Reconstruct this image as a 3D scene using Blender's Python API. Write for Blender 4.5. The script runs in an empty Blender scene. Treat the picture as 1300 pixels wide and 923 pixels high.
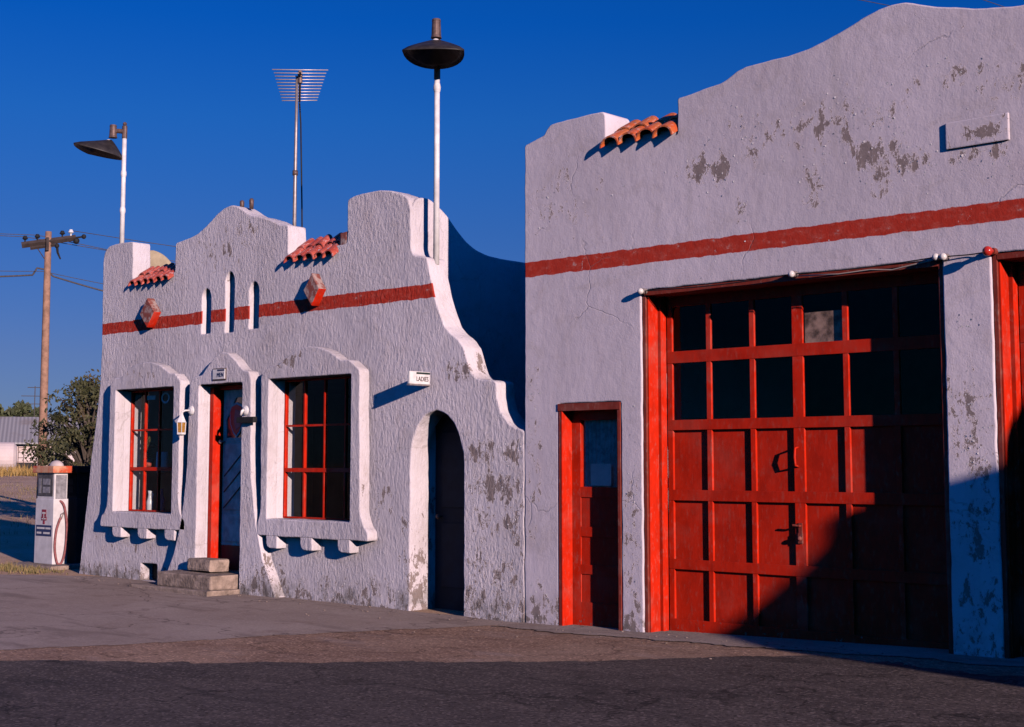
import bpy, bmesh, math, random
from mathutils import Vector, Matrix, noise as mnoise

random.seed(7)
PI = math.pi
R = math.radians
SC = bpy.context.scene
COL = SC.collection


# ------------------------------------------------------------------ node helpers
class NT:
    """thin wrapper for building a node tree"""
    def __init__(self, tree):
        self.t = tree
        self.t.nodes.clear()

    def n(self, kind, ins=None, **props):
        nd = self.t.nodes.new(kind)
        for k, v in props.items():
            setattr(nd, k, v)
        for k, v in (ins or {}).items():
            s = nd.inputs[k]
            if isinstance(v, bpy.types.NodeSocket):
                self.t.links.new(v, s)
            else:
                s.default_value = v
        return nd

    def math(self, op, a, b=0.0, c=0.0, clamp=False):
        return self.n('ShaderNodeMath', {0: a, 1: b, 2: c}, operation=op, use_clamp=clamp).outputs[0]

    def vmath(self, op, a, b=(0, 0, 0)):
        nd = self.n('ShaderNodeVectorMath', {0: a, 1: b}, operation=op)
        return nd.outputs['Value'] if op in ('LENGTH', 'DISTANCE', 'DOT_PRODUCT') else nd.outputs[0]

    def mix(self, f, a, b, blend='MIX'):
        nd = self.n('ShaderNodeMix', data_type='RGBA', blend_type=blend, clamp_factor=True)
        for i, v in ((0, f), (6, a), (7, b)):
            if isinstance(v, bpy.types.NodeSocket):
                self.t.links.new(v, nd.inputs[i])
            else:
                nd.inputs[i].default_value = v if i == 0 else (*v[:3], 1)
        return nd.outputs[2]

    def noise(self, vec, scale, detail=4.0, rough=0.55, dist=0.0):
        return self.n('ShaderNodeTexNoise', {'Vector': vec, 'Scale': scale, 'Detail': detail,
                                             'Roughness': rough, 'Distortion': dist}).outputs[0]

    def ramp(self, v, lo, hi, a=0.0, b=1.0, smooth=True):
        return self.n('ShaderNodeMapRange', {0: v, 1: lo, 2: hi, 3: a, 4: b},
                      interpolation_type='SMOOTHSTEP' if smooth else 'LINEAR').outputs[0]

    def pos(self, scale=(1, 1, 1)):
        p = self.n('ShaderNodeNewGeometry').outputs['Position']
        return self.vmath('MULTIPLY', p, scale)

    def opos(self, scale=(1, 1, 1)):
        p = self.n('ShaderNodeTexCoord').outputs['Object']
        return self.vmath('MULTIPLY', p, scale)

    def sep(self, v):
        return self.n('ShaderNodeSeparateXYZ', {0: v}).outputs

    def bump(self, h, strength=0.5, dist=0.01, normal=None):
        ins = {'Height': h, 'Strength': strength, 'Distance': dist}
        if normal is not None:
            ins['Normal'] = normal
        return self.n('ShaderNodeBump', ins).outputs[0]

    def out(self, col, rough=0.8, normal=None, metal=0.0, spec=0.3):
        ins = {'Base Color': col if isinstance(col, bpy.types.NodeSocket) else (*col[:3], 1),
               'Roughness': rough, 'Metallic': metal, 'Specular IOR Level': spec}
        if normal is not None:
            ins['Normal'] = normal
        b = self.n('ShaderNodeBsdfPrincipled', ins)
        o = self.n('ShaderNodeOutputMaterial', {0: b.outputs[0]})
        return b


def newmat(name):
    m = bpy.data.materials.new(name)
    m.use_nodes = True
    return m, NT(m.node_tree)


def simple(name, col, rough=0.6, var=0.15, scale=12.0, metal=0.0, spec=0.3, bump=0.0, bscale=40.0, bd=0.004, obj=True):
    m, t = newmat(name)
    p = t.opos() if obj else t.pos()
    n = t.noise(p, scale, 5.0, 0.6)
    f = t.ramp(n, 0.3, 0.7)
    dark = tuple(c * (1 - var) for c in col)
    lite = tuple(min(1, c * (1 + var * 0.6)) for c in col)
    c = t.mix(f, dark, lite)
    nm = t.bump(t.noise(p, bscale, 4.0, 0.6), bump, bd) if bump else None
    t.out(c, rough, nm, metal, spec)
    return m


def peeled_wall(name, paint, stripe, blobs, bump_kind, base_z, seed=0.0, peel_col=(0.30, 0.232, 0.215)):
    """old painted stucco: flaked patches, grime, a painted red band, rough render"""
    m, t = newmat(name)
    P = t.pos()
    x, y, z = t.sep(P)
    Ps = t.vmath('ADD', P, (seed, 0, seed * 0.7))
    # broad tonal changes of the old whitewash
    big = t.noise(t.vmath('MULTIPLY', Ps, (0.7, 0.7, 0.35)), 1.0, 5.0, 0.6)
    mid = t.noise(t.vmath('MULTIPLY', Ps, (4, 4, 1.6)), 1.0, 6.0, 0.65)
    c = t.mix(t.ramp(big, 0.3, 0.7), tuple(v * 0.86 for v in paint), tuple(min(1, v * 1.05) for v in paint))
    c = t.mix(t.math('MULTIPLY', t.ramp(mid, 0.5, 0.75), 0.28), c, (paint[0] * 0.70, paint[1] * 0.62, paint[2] * 0.58))
    mot = t.noise(t.vmath('MULTIPLY', Ps, (2.2, 2.2, 2.8)), 1.0, 7.0, 0.72, 0.6)
    c = t.mix(t.math('MULTIPLY', t.ramp(mot, 0.50, 0.66), 0.30), c, (0.47, 0.385, 0.36))
    spk = t.noise(t.vmath('MULTIPLY', Ps, (34, 34, 30)), 1.0, 4.0, 0.7)
    c = t.mix(t.math('MULTIPLY', t.ramp(spk, 0.60, 0.70), 0.35), c, (0.36, 0.29, 0.28))
    # vertical rain streaks
    st = t.noise(t.vmath('MULTIPLY', Ps, (7, 7, 0.35)), 1.0, 4.0, 0.6)
    c = t.mix(t.math('MULTIPLY', t.ramp(st, 0.56, 0.75), 0.22), c, (0.42, 0.36, 0.32))
    # painted band
    if stripe:
        wob = t.math('MULTIPLY', t.math('SUBTRACT', t.noise(Ps, 6.0, 4.0, 0.6), 0.5), 0.05)
        zz = t.math('ADD', z, wob)
        s = t.math('MULTIPLY', t.ramp(zz, stripe[0] - 0.004, stripe[0] + 0.004), t.ramp(zz, stripe[1] + 0.004, stripe[1] - 0.004))
        if len(stripe) > 2:
            s = t.math('MULTIPLY', s, t.ramp(x, stripe[2] + 0.004, stripe[2] - 0.004))
        s = t.math('MULTIPLY', s, t.ramp(y, 0.016, 0.009))
        wear = t.noise(t.vmath('MULTIPLY', Ps, (9, 9, 14)), 1.0, 6.0, 0.7)
        red = t.mix(t.ramp(wear, 0.45, 0.72), (0.50, 0.040, 0.022), (0.56, 0.10, 0.07))
        red = t.mix(t.ramp(wear, 0.61, 0.70), red, (0.60, 0.36, 0.32))
        c = t.mix(s, c, red)
    # flaked patches
    dens = None
    for (bx, bz, rx, rz, k) in blobs:
        d = t.vmath('MULTIPLY', t.vmath('SUBTRACT', P, (bx, 0, bz)), (1 / rx, 0, 1 / rz))
        f = t.ramp(t.vmath('LENGTH', d), 1.75, 0.25, 0.0, k + 0.05)
        dens = f if dens is None else t.math('MAXIMUM', dens, f)
    g = t.math('MULTIPLY', t.ramp(t.math('SUBTRACT', z, base_z), 0.60, 0.0), 0.30)
    dens = t.math('MAXIMUM', dens, g) if dens is not None else g
    fl = t.noise(t.vmath('MULTIPLY', Ps, (8.5, 8.5, 5.0)), 1.0, 8.0, 0.76, 0.25)
    fl = t.math('ADD', t.math('MULTIPLY', t.math('SUBTRACT', fl, 0.5), 2.0), 0.44)
    mask = t.ramp(t.math('ADD', fl, dens), 0.770, 0.795)
    fine = t.noise(t.vmath('MULTIPLY', Ps, (26, 26, 20)), 1.0, 5.0, 0.7, 0.3)
    fm = t.ramp(t.math('ADD', fine, t.math('ADD', t.math('MULTIPLY', dens, 0.45), t.math('MULTIPLY', t.math('SUBTRACT', big, 0.5), 0.35))), 0.735, 0.755)
    mask = t.math('MAXIMUM', mask, t.math('MULTIPLY', fm, 0.9))
    rim = t.math('SUBTRACT', t.ramp(t.math('ADD', fl, dens), 0.735, 0.765), mask)
    pc = t.mix(t.noise(Ps, 14.0, 5.0, 0.7), tuple(v * 0.62 for v in peel_col), tuple(v * 1.35 for v in peel_col))
    c = t.mix(t.math('MULTIPLY', rim, 0.6), c, tuple(min(1, v * 1.2) for v in paint))
    c = t.mix(mask, c, pc)
    # damp / dirt creeping up from the ground
    damp = t.noise(t.vmath('MULTIPLY', Ps, (3, 3, 5)), 1.0, 6.0, 0.7)
    dm = t.math('MULTIPLY', t.ramp(t.math('SUBTRACT', z, base_z), 0.34, 0.02), t.ramp(damp, 0.42, 0.62))
    c = t.mix(t.math('MULTIPLY', dm, 0.65), c, (0.15, 0.13, 0.118))
    # hairline cracks
    vor = t.n('ShaderNodeTexVoronoi', {'Vector': t.vmath('ADD', t.vmath('MULTIPLY', Ps, (0.75, 0.75, 0.9)),
                t.vmath('MULTIPLY', t.n('ShaderNodeTexNoise', {'Vector': Ps, 'Scale': 1.9, 'Detail': 5.0}).outputs[1], (0.5, 0.5, 0.5))), 'Scale': 0.8},
              feature='DISTANCE_TO_EDGE').outputs[0]
    ck = t.math('MULTIPLY', t.ramp(vor, 0.007, 0.002), t.ramp(t.noise(Ps, 0.9, 2.0), 0.50, 0.58))
    c = t.mix(t.math('MULTIPLY', ck, 0.30), c, (0.3, 0.25, 0.23))
    # relief
    if bump_kind == 'dash':
        a = t.noise(t.vmath('MULTIPLY', Ps, (25, 25, 11.0)), 1.0, 5.0, 0.68, 0.3)
        b = t.noise(t.vmath('MULTIPLY', Ps, (55, 55, 30)), 1.0, 4.0, 0.6)
        h = t.math('ADD', t.ramp(a, 0.25, 0.78), t.math('MULTIPLY', b, 0.45))
        trowel = t.noise(t.vmath('MULTIPLY', Ps, (1.1, 1.1, 0.8)), 1.0, 4.0, 0.6, 0.8)
        h = t.math('MULTIPLY', h, t.ramp(trowel, 0.32, 0.66, 0.45, 1.25))
        h = t.math('ADD', h, t.math('MULTIPLY', t.noise(t.vmath('MULTIPLY', Ps, (5, 5, 4)), 1.0, 3.0), 1.1))
        h = t.math('SUBTRACT', h, t.math('MULTIPLY', mask, 0.35))
        nm = t.bump(h, 0.72, 0.012)
    else:
        a = t.noise(t.vmath('MULTIPLY', Ps, (7, 7, 6)), 1.0, 6.0, 0.62)
        b = t.noise(Ps, 60.0, 4.0, 0.65)
        h = t.math('ADD', t.math('MULTIPLY', a, 1.0), t.math('MULTIPLY', b, 0.26))
        h = t.math('SUBTRACT', h, t.math('MULTIPLY', mask, 0.45))
        h = t.math('ADD', h, t.math('MULTIPLY', rim, 0.35))
        h = t.math('SUBTRACT', h, t.math('MULTIPLY', ck, 0.3))
        nm = t.bump(h, 0.55, 0.014)
    t.out(c, 0.85, nm, spec=0.15)
    return m


# ------------------------------------------------------------------ materials
WHITE = (0.74, 0.648, 0.675)
M = {}
M['office'] = peeled_wall('office_stucco', WHITE, (3.402, 3.562, -11.17), [
    (-10.45, 1.72, 0.26, 0.13, 0.33), (-9.98, 1.72, 0.16, 0.16, 0.33), (-10.26, 1.36, 0.42, 0.17, 0.34), (-10.03, 1.10, 0.15, 0.36, 0.30), (-10.2, 0.9, 0.6, 1.0, 0.17),
    (-10.42, 1.02, 0.22, 0.16, 0.24), (-10.55, 0.62, 0.14, 0.14, 0.24), (-10.15, 0.40, 0.30, 0.30, 0.26), (-10.55, 0.20, 0.25, 0.22, 0.28),
    (-13.95, 0.18, 0.45, 0.34, 0.24), (-13.55, 2.83, 0.40, 0.12, 0.24), (-12.05, 1.20, 0.25, 0.22, 0.20), (-11.62, 0.60, 0.14, 0.60, 0.20),
    (-15.2, 4.35, 0.55, 0.35, 0.19), (-14.6, 4.5, 0.3, 0.2, 0.20), (-11.55, 0.35, 0.12, 0.5, 0.26), (-16.7, 2.80, 0.40, 0.10, 0.22), (-10.80, 2.62, 0.22, 0.16, 0.24), (-17.3, 0.35, 1.0, 0.25, 0.14)],
    'dash', 0.03, 3.1)
M['office_plain'] = peeled_wall('office_stucco_plain', WHITE, None, [(-11.6, 1.0, 0.5, 0.5, 0.2)], 'dash', 0.03, 3.1)
M['garage'] = peeled_wall('garage_stucco', (0.725, 0.62, 0.665), (3.500, 3.655), [
    (-7.62, 4.32, 0.22, 0.17, 0.27), (-7.40, 4.28, 0.14, 0.20, 0.29), (-7.05, 4.45, 0.17, 0.14, 0.27), (-6.43, 4.03, 0.12, 0.24, 0.27),
    (-5.86, 4.20, 0.28, 0.13, 0.36), (-5.52, 4.08, 0.20, 0.10, 0.36), (-5.80, 4.02, 0.13, 0.18, 0.36), (-6.10, 4.55, 0.50, 0.22, 0.18),
    (-4.95, 4.72, 0.60, 0.12, 0.18), (-4.90, 4.22, 0.25, 0.07, 0.30), (-9.56, 4.16, 0.15, 0.14, 0.22), (-9.50, 4.36, 0.14, 0.16, 0.20),
    (-7.20, 3.90, 0.06, 0.14, 0.24), (-6.25, 4.52, 0.7, 0.22, 0.22), (-6.9, 4.55, 0.5, 0.16, 0.19), (-4.55, 4.62, 0.45, 0.20, 0.22), (-4.9, 4.06, 0.30, 0.10, 0.22), (-9.35, 4.30, 0.30, 0.30, 0.17), (-9.72, 1.6, 0.10, 0.9, 0.19), (-5.14, 1.96, 0.24, 0.36, 0.22), (-5.02, 1.62, 0.22, 0.16, 0.24), (-5.06, 1.10, 0.24, 0.30, 0.24),
    (-5.08, 0.55, 0.24, 0.32, 0.22), (-9.60, 0.12, 0.24, 0.26, 0.30), (-8.46, 0.9, 0.12, 0.9, 0.19), (-9.2, 4.3, 0.5, 0.5, 0.10), (-4.2, 4.35, 0.5, 0.5, 0.16)],
    'smooth', 0.02, 11.7)
M['plain_stucco'] = peeled_wall('shadow_wall_stucco', (0.66, 0.60, 0.61), None, [(5, 1.0, 1.2, 0.8, 0.18)], 'smooth', 0.05, 21.0)
M['tan_stucco'] = simple('unpainted_render', (0.46, 0.36, 0.24), 0.9, 0.2, 5, bump=0.4, bscale=25, bd=0.01, obj=False)


def red_paint(name, base, worn, grain=True, amt=0.5):
    m, t = newmat(name)
    P = t.pos()
    z = t.sep(P)[2]
    n = t.noise(t.vmath('MULTIPLY', P, (9, 9, 4)), 1.0, 6.0, 0.65)
    c = t.mix(t.ramp(n, 0.35, 0.7), base, tuple(v * 0.72 for v in base))
    n2 = t.noise(t.vmath('MULTIPLY', P, (30, 30, 12)), 1.0, 6.0, 0.7)
    low = t.ramp(z, 0.45, 0.02, 0.0, 0.10 * amt * 2)
    chip = t.noise(t.vmath('MULTIPLY', P, (16, 16, 13)), 1.0, 8.0, 0.75)
    c = t.mix(t.math('MULTIPLY', t.ramp(n2, 0.52, 0.70), 0.35), c, worn)
    fade = t.noise(t.vmath('MULTIPLY', P, (1.6, 1.6, 2.4)), 1.0, 5.0, 0.6)
    c = t.mix(t.math('MULTIPLY', t.ramp(fade, 0.50, 0.70), 0.22), c, worn)
    c = t.mix(t.ramp(t.math('ADD', chip, low), 0.70, 0.74), c, (0.20, 0.13, 0.11))
    g = t.noise(t.vmath('MULTIPLY', P, (70, 70, 9)), 1.0, 5.0, 0.6)
    nm = t.bump(t.math('ADD', t.math('MULTIPLY', g, 0.6), n2), 0.35 if grain else 0.2, 0.003)
    t.out(c, 0.55, nm, spec=0.18)
    return m


M['red'] = red_paint('orange_red_paint', (0.70, 0.022, 0.004), (0.48, 0.20, 0.15))
M['red_panel'] = red_paint('faded_red_paint', (0.62, 0.022, 0.005), (0.42, 0.11, 0.075))
M['darkred'] = red_paint('dark_red_trim_paint', (0.26, 0.040, 0.026), (0.42, 0.26, 0.21))
M['white_paint'] = simple('white_gloss_paint', (0.80, 0.74, 0.73), 0.45, 0.18, 9, bump=0.15, bscale=30, bd=0.003)
M['white_trim'] = simple('chalky_white_plaster', (0.74, 0.67, 0.66), 0.85, 0.12, 6, bump=0.6, bscale=26, bd=0.012, obj=False)
M['concrete'] = simple('weathered_concrete', (0.37, 0.268, 0.215), 0.92, 0.42, 9, bump=0.9, bscale=30, bd=0.016, obj=False)
M['dark_metal'] = simple('dark_enamel_metal', (0.035, 0.028, 0.026), 0.45, 0.4, 10, spec=0.4)
M['brown_metal'] = simple('brown_oxidised_metal', (0.16, 0.10, 0.085), 0.5, 0.35, 20, metal=0.3)
M['grey_metal'] = simple('dull_galvanised_metal', (0.38, 0.31, 0.29), 0.45, 0.2, 20, metal=0.5)
M['alu'] = simple('antenna_aluminium', (0.62, 0.52, 0.52), 0.4, 0.15, 30, metal=0.4)
M['black'] = simple('black_rubber', (0.018, 0.017, 0.018), 0.7, 0.3, 20)
M['cable'] = simple('grey_cable', (0.09, 0.075, 0.07), 0.7, 0.3, 20)
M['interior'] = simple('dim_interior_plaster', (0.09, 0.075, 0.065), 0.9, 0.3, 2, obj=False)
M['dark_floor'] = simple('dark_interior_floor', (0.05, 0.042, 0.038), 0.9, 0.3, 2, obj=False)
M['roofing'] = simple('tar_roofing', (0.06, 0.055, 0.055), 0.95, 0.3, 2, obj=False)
M['tan'] = simple('tan_curtain', (0.45, 0.36, 0.30), 0.9, 0.2, 5, obj=False)
M['navy'] = simple('pale_curtain', (0.50, 0.45, 0.50), 0.9, 0.35, 14, obj=False)
M['paper'] = simple('aged_paper', (0.72, 0.66, 0.64), 0.8, 0.12, 8, obj=False)
M['brown_sheet'] = simple('mottled_brown', (0.42, 0.25, 0.20), 0.9, 0.8, 9, obj=False)
M['amber'] = simple('amber_lantern_glass', (0.42, 0.20, 0.04), 0.25, 0.3, 40, spec=0.5)
M['bulb_white'] = simple('white_glass_bulb', (0.78, 0.70, 0.66), 0.3, 0.15, 40, spec=0.5)
M['bulb_red'] = simple('red_glass_bulb', (0.55, 0.03, 0.02), 0.22, 0.15, 40, spec=0.5)
M['ink'] = simple('dark_sign_ink', (0.05, 0.022, 0.022), 0.6, 0.2, 30)
M['ink_green'] = simple('dark_green_sign_ink', (0.02, 0.035, 0.03), 0.6, 0.2, 30)
M['ink_blue'] = simple('slate_blue_sign_ink', (0.05, 0.06, 0.13), 0.6, 0.2, 30)
M['label_blue'] = simple('navy_label', (0.03, 0.045, 0.13), 0.5, 0.2, 30)
M['label_red'] = simple('red_label', (0.30, 0.035, 0.06), 0.5, 0.2, 30)
M['pump_white'] = simple('chalky_pump_enamel', (0.70, 0.635, 0.64), 0.5, 0.16, 6, bump=0.1)
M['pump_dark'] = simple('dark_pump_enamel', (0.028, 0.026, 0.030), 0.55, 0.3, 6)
M['pump_window'] = simple('dirty_pump_glass', (0.09, 0.085, 0.09), 0.25, 0.5, 9, spec=0.5)
M['pump_face'] = simple('pump_dial_plate', (0.30, 0.28, 0.30), 0.5, 0.4, 14)
M['hose'] = simple('faded_red_hose', (0.30, 0.10, 0.10), 0.7, 0.3, 20)
M['wood_pole'] = simple('weathered_pole_wood', (0.36, 0.20, 0.135), 0.9, 0.3, 6, bump=0.4, bscale=12, bd=0.01)
M['wood_dark'] = simple('dark_crossarm_wood', (0.07, 0.05, 0.045), 0.9, 0.3, 6)
M['porcelain'] = simple('white_porcelain', (0.75, 0.72, 0.72), 0.25, 0.1, 20, spec=0.5)
M['bark'] = simple('grey_bark', (0.10, 0.075, 0.06), 0.95, 0.3, 8)
M['far_wall'] = simple('pinkish_far_wall', (0.62, 0.47, 0.43), 0.9, 0.14, 0.5)
M['far_white'] = simple('white_far_paint', (0.70, 0.56, 0.53), 0.8, 0.1, 1.0)
M['door_white'] = simple('grimy_white_door_paint', (0.80, 0.66, 0.58), 0.7, 0.35, 7, bump=0.4, bscale=20, bd=0.006)
M['dark_glass'] = simple('dark_door_glass', (0.06, 0.05, 0.045), 0.2, 0.3, 7, spec=0.5)
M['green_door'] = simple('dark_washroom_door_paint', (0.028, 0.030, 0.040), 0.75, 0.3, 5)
M['brick'] = simple('grey_far_chimney', (0.25, 0.22, 0.21), 0.9, 0.2, 5)


def mat_glass():
    m, t = newmat('window_glass')
    tr = t.n('ShaderNodeBsdfTransparent', {0: (0.93, 0.94, 0.93, 1)}).outputs[0]
    gl = t.n('ShaderNodeBsdfGlossy', {0: (1, 1, 1, 1), 'Roughness': 0.03}).outputs[0]
    fr = t.n('ShaderNodeFresnel', {0: 1.22}).outputs[0]
    fr = t.math('MULTIPLY', fr, t.math('SUBTRACT', 1.0, t.n('ShaderNodeNewGeometry').outputs['Backfacing']))
    mx = t.n('ShaderNodeMixShader', {0: fr, 1: tr, 2: gl}).outputs[0]
    t.n('ShaderNodeOutputMaterial', {0: mx})
    return m


M['glass'] = mat_glass()


def mat_tile(name, a, b, pale):
    m, t = newmat(name)
    P = t.pos()
    n = t.noise(P, 5.0, 5.0, 0.6)
    c = t.mix(t.ramp(n, 0.35, 0.65), a, b)
    n2 = t.noise(P, 26.0, 6.0, 0.7)
    c = t.mix(t.ramp(n2, 0.54, 0.66), c, pale)
    n3 = t.noise(P, 11.0, 6.0, 0.7)
    c = t.mix(t.math('MULTIPLY', t.ramp(n3, 0.58, 0.68), 0.6), c, (0.10, 0.035, 0.03))
    t.out(c, 0.42, t.bump(n2, 0.4, 0.006), spec=0.4)
    return m


M['tile'] = mat_tile('glazed_red_tile', (0.44, 0.065, 0.042), (0.60, 0.12, 0.075), (0.68, 0.38, 0.36))
M['tile_orange'] = mat_tile('glazed_orange_tile', (0.62, 0.10, 0.025), (0.55, 0.16, 0.05), (0.70, 0.45, 0.40))


def mat_ornament():
    m, t = newmat('chipped_ornament_paint')
    P = t.pos()
    z = t.sep(P)[2]
    n = t.noise(P, 9.0, 6.0, 0.7)
    c = t.mix(t.ramp(n, 0.42, 0.56), (0.44, 0.31, 0.28), (0.26, 0.075, 0.06))
    zz = t.math('ADD', z, t.math('MULTIPLY', t.math('SUBTRACT', n, 0.5), 0.10))
    c = t.mix(t.ramp(zz, 3.50, 3.48), c, (0.50, 0.05, 0.03))
    t.out(c, 0.8, t.bump(n, 0.6, 0.015), spec=0.2)
    return m


M['ornament'] = mat_ornament()


def mat_pump_lid():
    m, t = newmat('rusty_orange_enamel')
    P = t.opos()
    n = t.noise(P, 5.0, 6.0, 0.65)
    c = t.mix(t.ramp(n, 0.40, 0.60), (0.66, 0.36, 0.22), (0.60, 0.085, 0.03))
    n2 = t.noise(P, 16.0, 6.0, 0.7)
    c = t.mix(t.ramp(n2, 0.58, 0.70), c, (0.24, 0.12, 0.07))
    t.out(c, 0.6, None)
    return m


M['pump_lid'] = mat_pump_lid()


def mat_ground(name, cols, scales, bump_d, grit=0.35, patches=None, dusty=0.45):
    m, t = newmat(name)
    P = t.pos()
    a = t.noise(P, scales[0], 6.0, 0.62)
    b = t.noise(P, scales[1], 6.0, 0.7)
    c = t.mix(t.ramp(a, 0.35, 0.65), cols[0], cols[1])
    c = t.mix(t.math('MULTIPLY', t.ramp(b, 0.52, 0.72), 0.8), c, cols[2])
    vor = t.n('ShaderNodeTexVoronoi', {'Vector': P, 'Scale': 55.0}).outputs[1]
    g = t.sep(vor)[0]
    c = t.mix(t.math('MULTIPLY', t.ramp(g, 0.80, 0.95), grit), c, tuple(min(1, v * 1.9) for v in cols[1]))
    c = t.mix(t.math('MULTIPLY', t.ramp(g, 0.22, 0.05), grit), c, tuple(v * 0.45 for v in cols[0]))
    if patches:
        # long dark stains and tyre marks running along the wall
        s = t.noise(t.vmath('MULTIPLY', P, (0.55, 2.6, 1)), 1.0, 5.0, 0.65, 0.6)
        c = t.mix(t.math('MULTIPLY', t.ramp(s, 0.52, 0.70), 0.55), c, patches)
    if patches:
        wp = t.vmath('ADD', t.vmath('MULTIPLY', P, (0.45, 0.7, 0)), t.vmath('SCALE', t.n('ShaderNodeTexNoise', {'Vector': P, 'Scale': 1.3, 'Detail': 5.0}).outputs[1]))
        ce = t.n('ShaderNodeTexVoronoi', {'Vector': wp, 'Scale': 0.8}, feature='DISTANCE_TO_EDGE').outputs[0]
        c = t.mix(t.math('MULTIPLY', t.ramp(ce, 0.010, 0.003), 0.6), c, tuple(v * 0.5 for v in patches))
        oil = t.noise(t.vmath('MULTIPLY', P, (1.1, 1.5, 1)), 1.0, 6.0, 0.75, 0.5)
        c = t.mix(t.math('MULTIPLY', t.ramp(oil, 0.60, 0.70), 0.5), c, tuple(v * 0.6 for v in patches))
        dust = t.noise(t.vmath('MULTIPLY', P, (0.8, 2.2, 1)), 1.3, 7.0, 0.7, 0.3)
        c = t.mix(t.math('MULTIPLY', t.ramp(dust, 0.52, 0.68), dusty), c, (0.50, 0.36, 0.30))
    h = t.math('ADD', t.math('MULTIPLY', g, 0.5), t.noise(P, 30.0, 6.0, 0.7))
    t.out(c, 0.92, t.bump(h, 0.7, bump_d), spec=0.15)
    return m


M['dirt'] = mat_ground('dry_dirt', [(0.62, 0.37, 0.225), (0.72, 0.46, 0.31), (0.42, 0.26, 0.13)], (0.28, 1.7), 0.012)
M['asphalt'] = mat_ground('gravelly_asphalt', [(0.35, 0.205, 0.138), (0.44, 0.275, 0.19), (0.25, 0.14, 0.092)], (0.6, 3.0), 0.016, 0.65, (0.22, 0.13, 0.095))
M['added_tarmac'] = mat_ground('added_dark_tarmac', [(0.095, 0.072, 0.064), (0.130, 0.098, 0.086), (0.060, 0.047, 0.044)], (0.5, 2.2), 0.016, 0.85, (0.028, 0.024, 0.024), 0.10)
M['slab'] = mat_ground('old_concrete_slab', [(0.42, 0.305, 0.245), (0.50, 0.375, 0.31), (0.33, 0.225, 0.175)], (0.5, 2.4), 0.007, 0.16, (0.22, 0.155, 0.125))
M['apron'] = mat_ground('pale_worn_concrete', [(0.40, 0.29, 0.235), (0.48, 0.37, 0.31), (0.32, 0.22, 0.17)], (0.8, 4.0), 0.008, 0.18, (0.27, 0.19, 0.15))


def mat_leaf(name, a, b, c3):
    m, t = newmat(name)
    rnd = t.n('ShaderNodeNewGeometry').outputs['Random Per Island']
    c = t.mix(rnd, a, b)
    n = t.noise(t.pos(), 1.4, 3.0)
    c = t.mix(t.ramp(n, 0.5, 0.7), c, c3)
    t.out(c, 0.65, None, spec=0.25)
    return m


M['leaf'] = mat_leaf('olive_leaves', (0.045, 0.050, 0.020), (0.105, 0.098, 0.045), (0.10, 0.072, 0.036))
M['leaf_far'] = mat_leaf('far_leaves', (0.05, 0.062, 0.03), (0.10, 0.11, 0.05), (0.07, 0.07, 0.035))
M['grass'] = mat_leaf('dry_grass', (0.36, 0.20, 0.055), (0.48, 0.30, 0.10), (0.24, 0.17, 0.06))
M['weed'] = mat_leaf('half_dry_weeds', (0.13, 0.13, 0.045), (0.36, 0.235, 0.105), (0.26, 0.18, 0.08))


def mat_corrug():
    m, t = newmat('corrugated_grey_roof')
    P = t.opos()
    w = t.n('ShaderNodeTexWave', {'Vector': P, 'Scale': 1.3, 'Distortion': 0.3}, bands_direction='X').outputs[1]
    c = t.mix(w, (0.26, 0.24, 0.25), (0.40, 0.37, 0.37))
    n = t.noise(P, 0.4, 4.0)
    c = t.mix(t.ramp(n, 0.5, 0.7), c, (0.27, 0.22, 0.20))
    t.out(c, 0.6, t.bump(w, 0.5, 0.03))
    return m


M['corrug'] = mat_corrug()


# ------------------------------------------------------------------ mesh helpers
def link(name, me, mat, parent=None, local=False):
    """one mesh object; world-space mesh data unless local"""
    if not local and parent is not None:
        org = Vector((0, 0, 0))
        q = parent
        while q is not None:
            org += q.location
            q = q.parent
        me.transform(Matrix.Translation(-org))
    o = bpy.data.objects.new(name, me)
    COL.objects.link(o)
    if parent is not None:
        o.parent = parent
    for mm in (mat if isinstance(mat, (list, tuple)) else [mat]):
        me.materials.append(mm)
    return o


def obj(name, bm, mat, parent=None, local=False, smooth=False):
    me = bpy.data.meshes.new(name)
    bmesh.ops.recalc_face_normals(bm, faces=bm.faces)
    bm.to_mesh(me)
    bm.free()
    if smooth:
        for p in me.polygons:
            p.use_smooth = True
    return link(name, me, mat, parent, local)


def tag(o, label=None, cat=None, group=None, kind=None):
    if label: o['label'] = label
    if cat: o['category'] = cat
    if group: o['group'] = group
    if kind: o['kind'] = kind
    return o


def thing(name, label, cat, loc=(0, 0, 0), rz=0.0, group=None):
    o = bpy.data.objects.new(name, None)
    o.empty_display_size = 0.2
    COL.objects.link(o)
    o.location = loc
    o.rotation_euler = (0, 0, rz)
    return tag(o, label, cat, group)


def box(bm, x0, x1, y0, y1, z0, z1, bev=0.0, seg=2, mi=0):
    g = bmesh.ops.create_cube(bm, size=1.0)
    vs = g['verts']
    for v in vs:
        v.co = Vector(((x0 + x1) / 2 + v.co.x * (x1 - x0), (y0 + y1) / 2 + v.co.y * (y1 - y0), (z0 + z1) / 2 + v.co.z * (z1 - z0)))
    fs = set()
    for v in vs:
        fs.update(v.link_faces)
    if mi:
        for f in fs: f.material_index = mi
    if bev:
        es = set()
        for v in vs:
            es.update(v.link_edges)
        bmesh.ops.bevel(bm, geom=list(es), offset=bev, segments=seg, affect='EDGES', profile=0.6)


def bx(name, dims, mat, parent=None, bev=0.0, local=False, jit=0.0):
    bm = bmesh.new()
    box(bm, *dims, bev=bev)
    if jit:
        for v in bm.verts:
            v.co += mnoise.noise_vector(v.co * 9.0) * jit
    return obj(name, bm, mat, parent, local)


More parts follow.
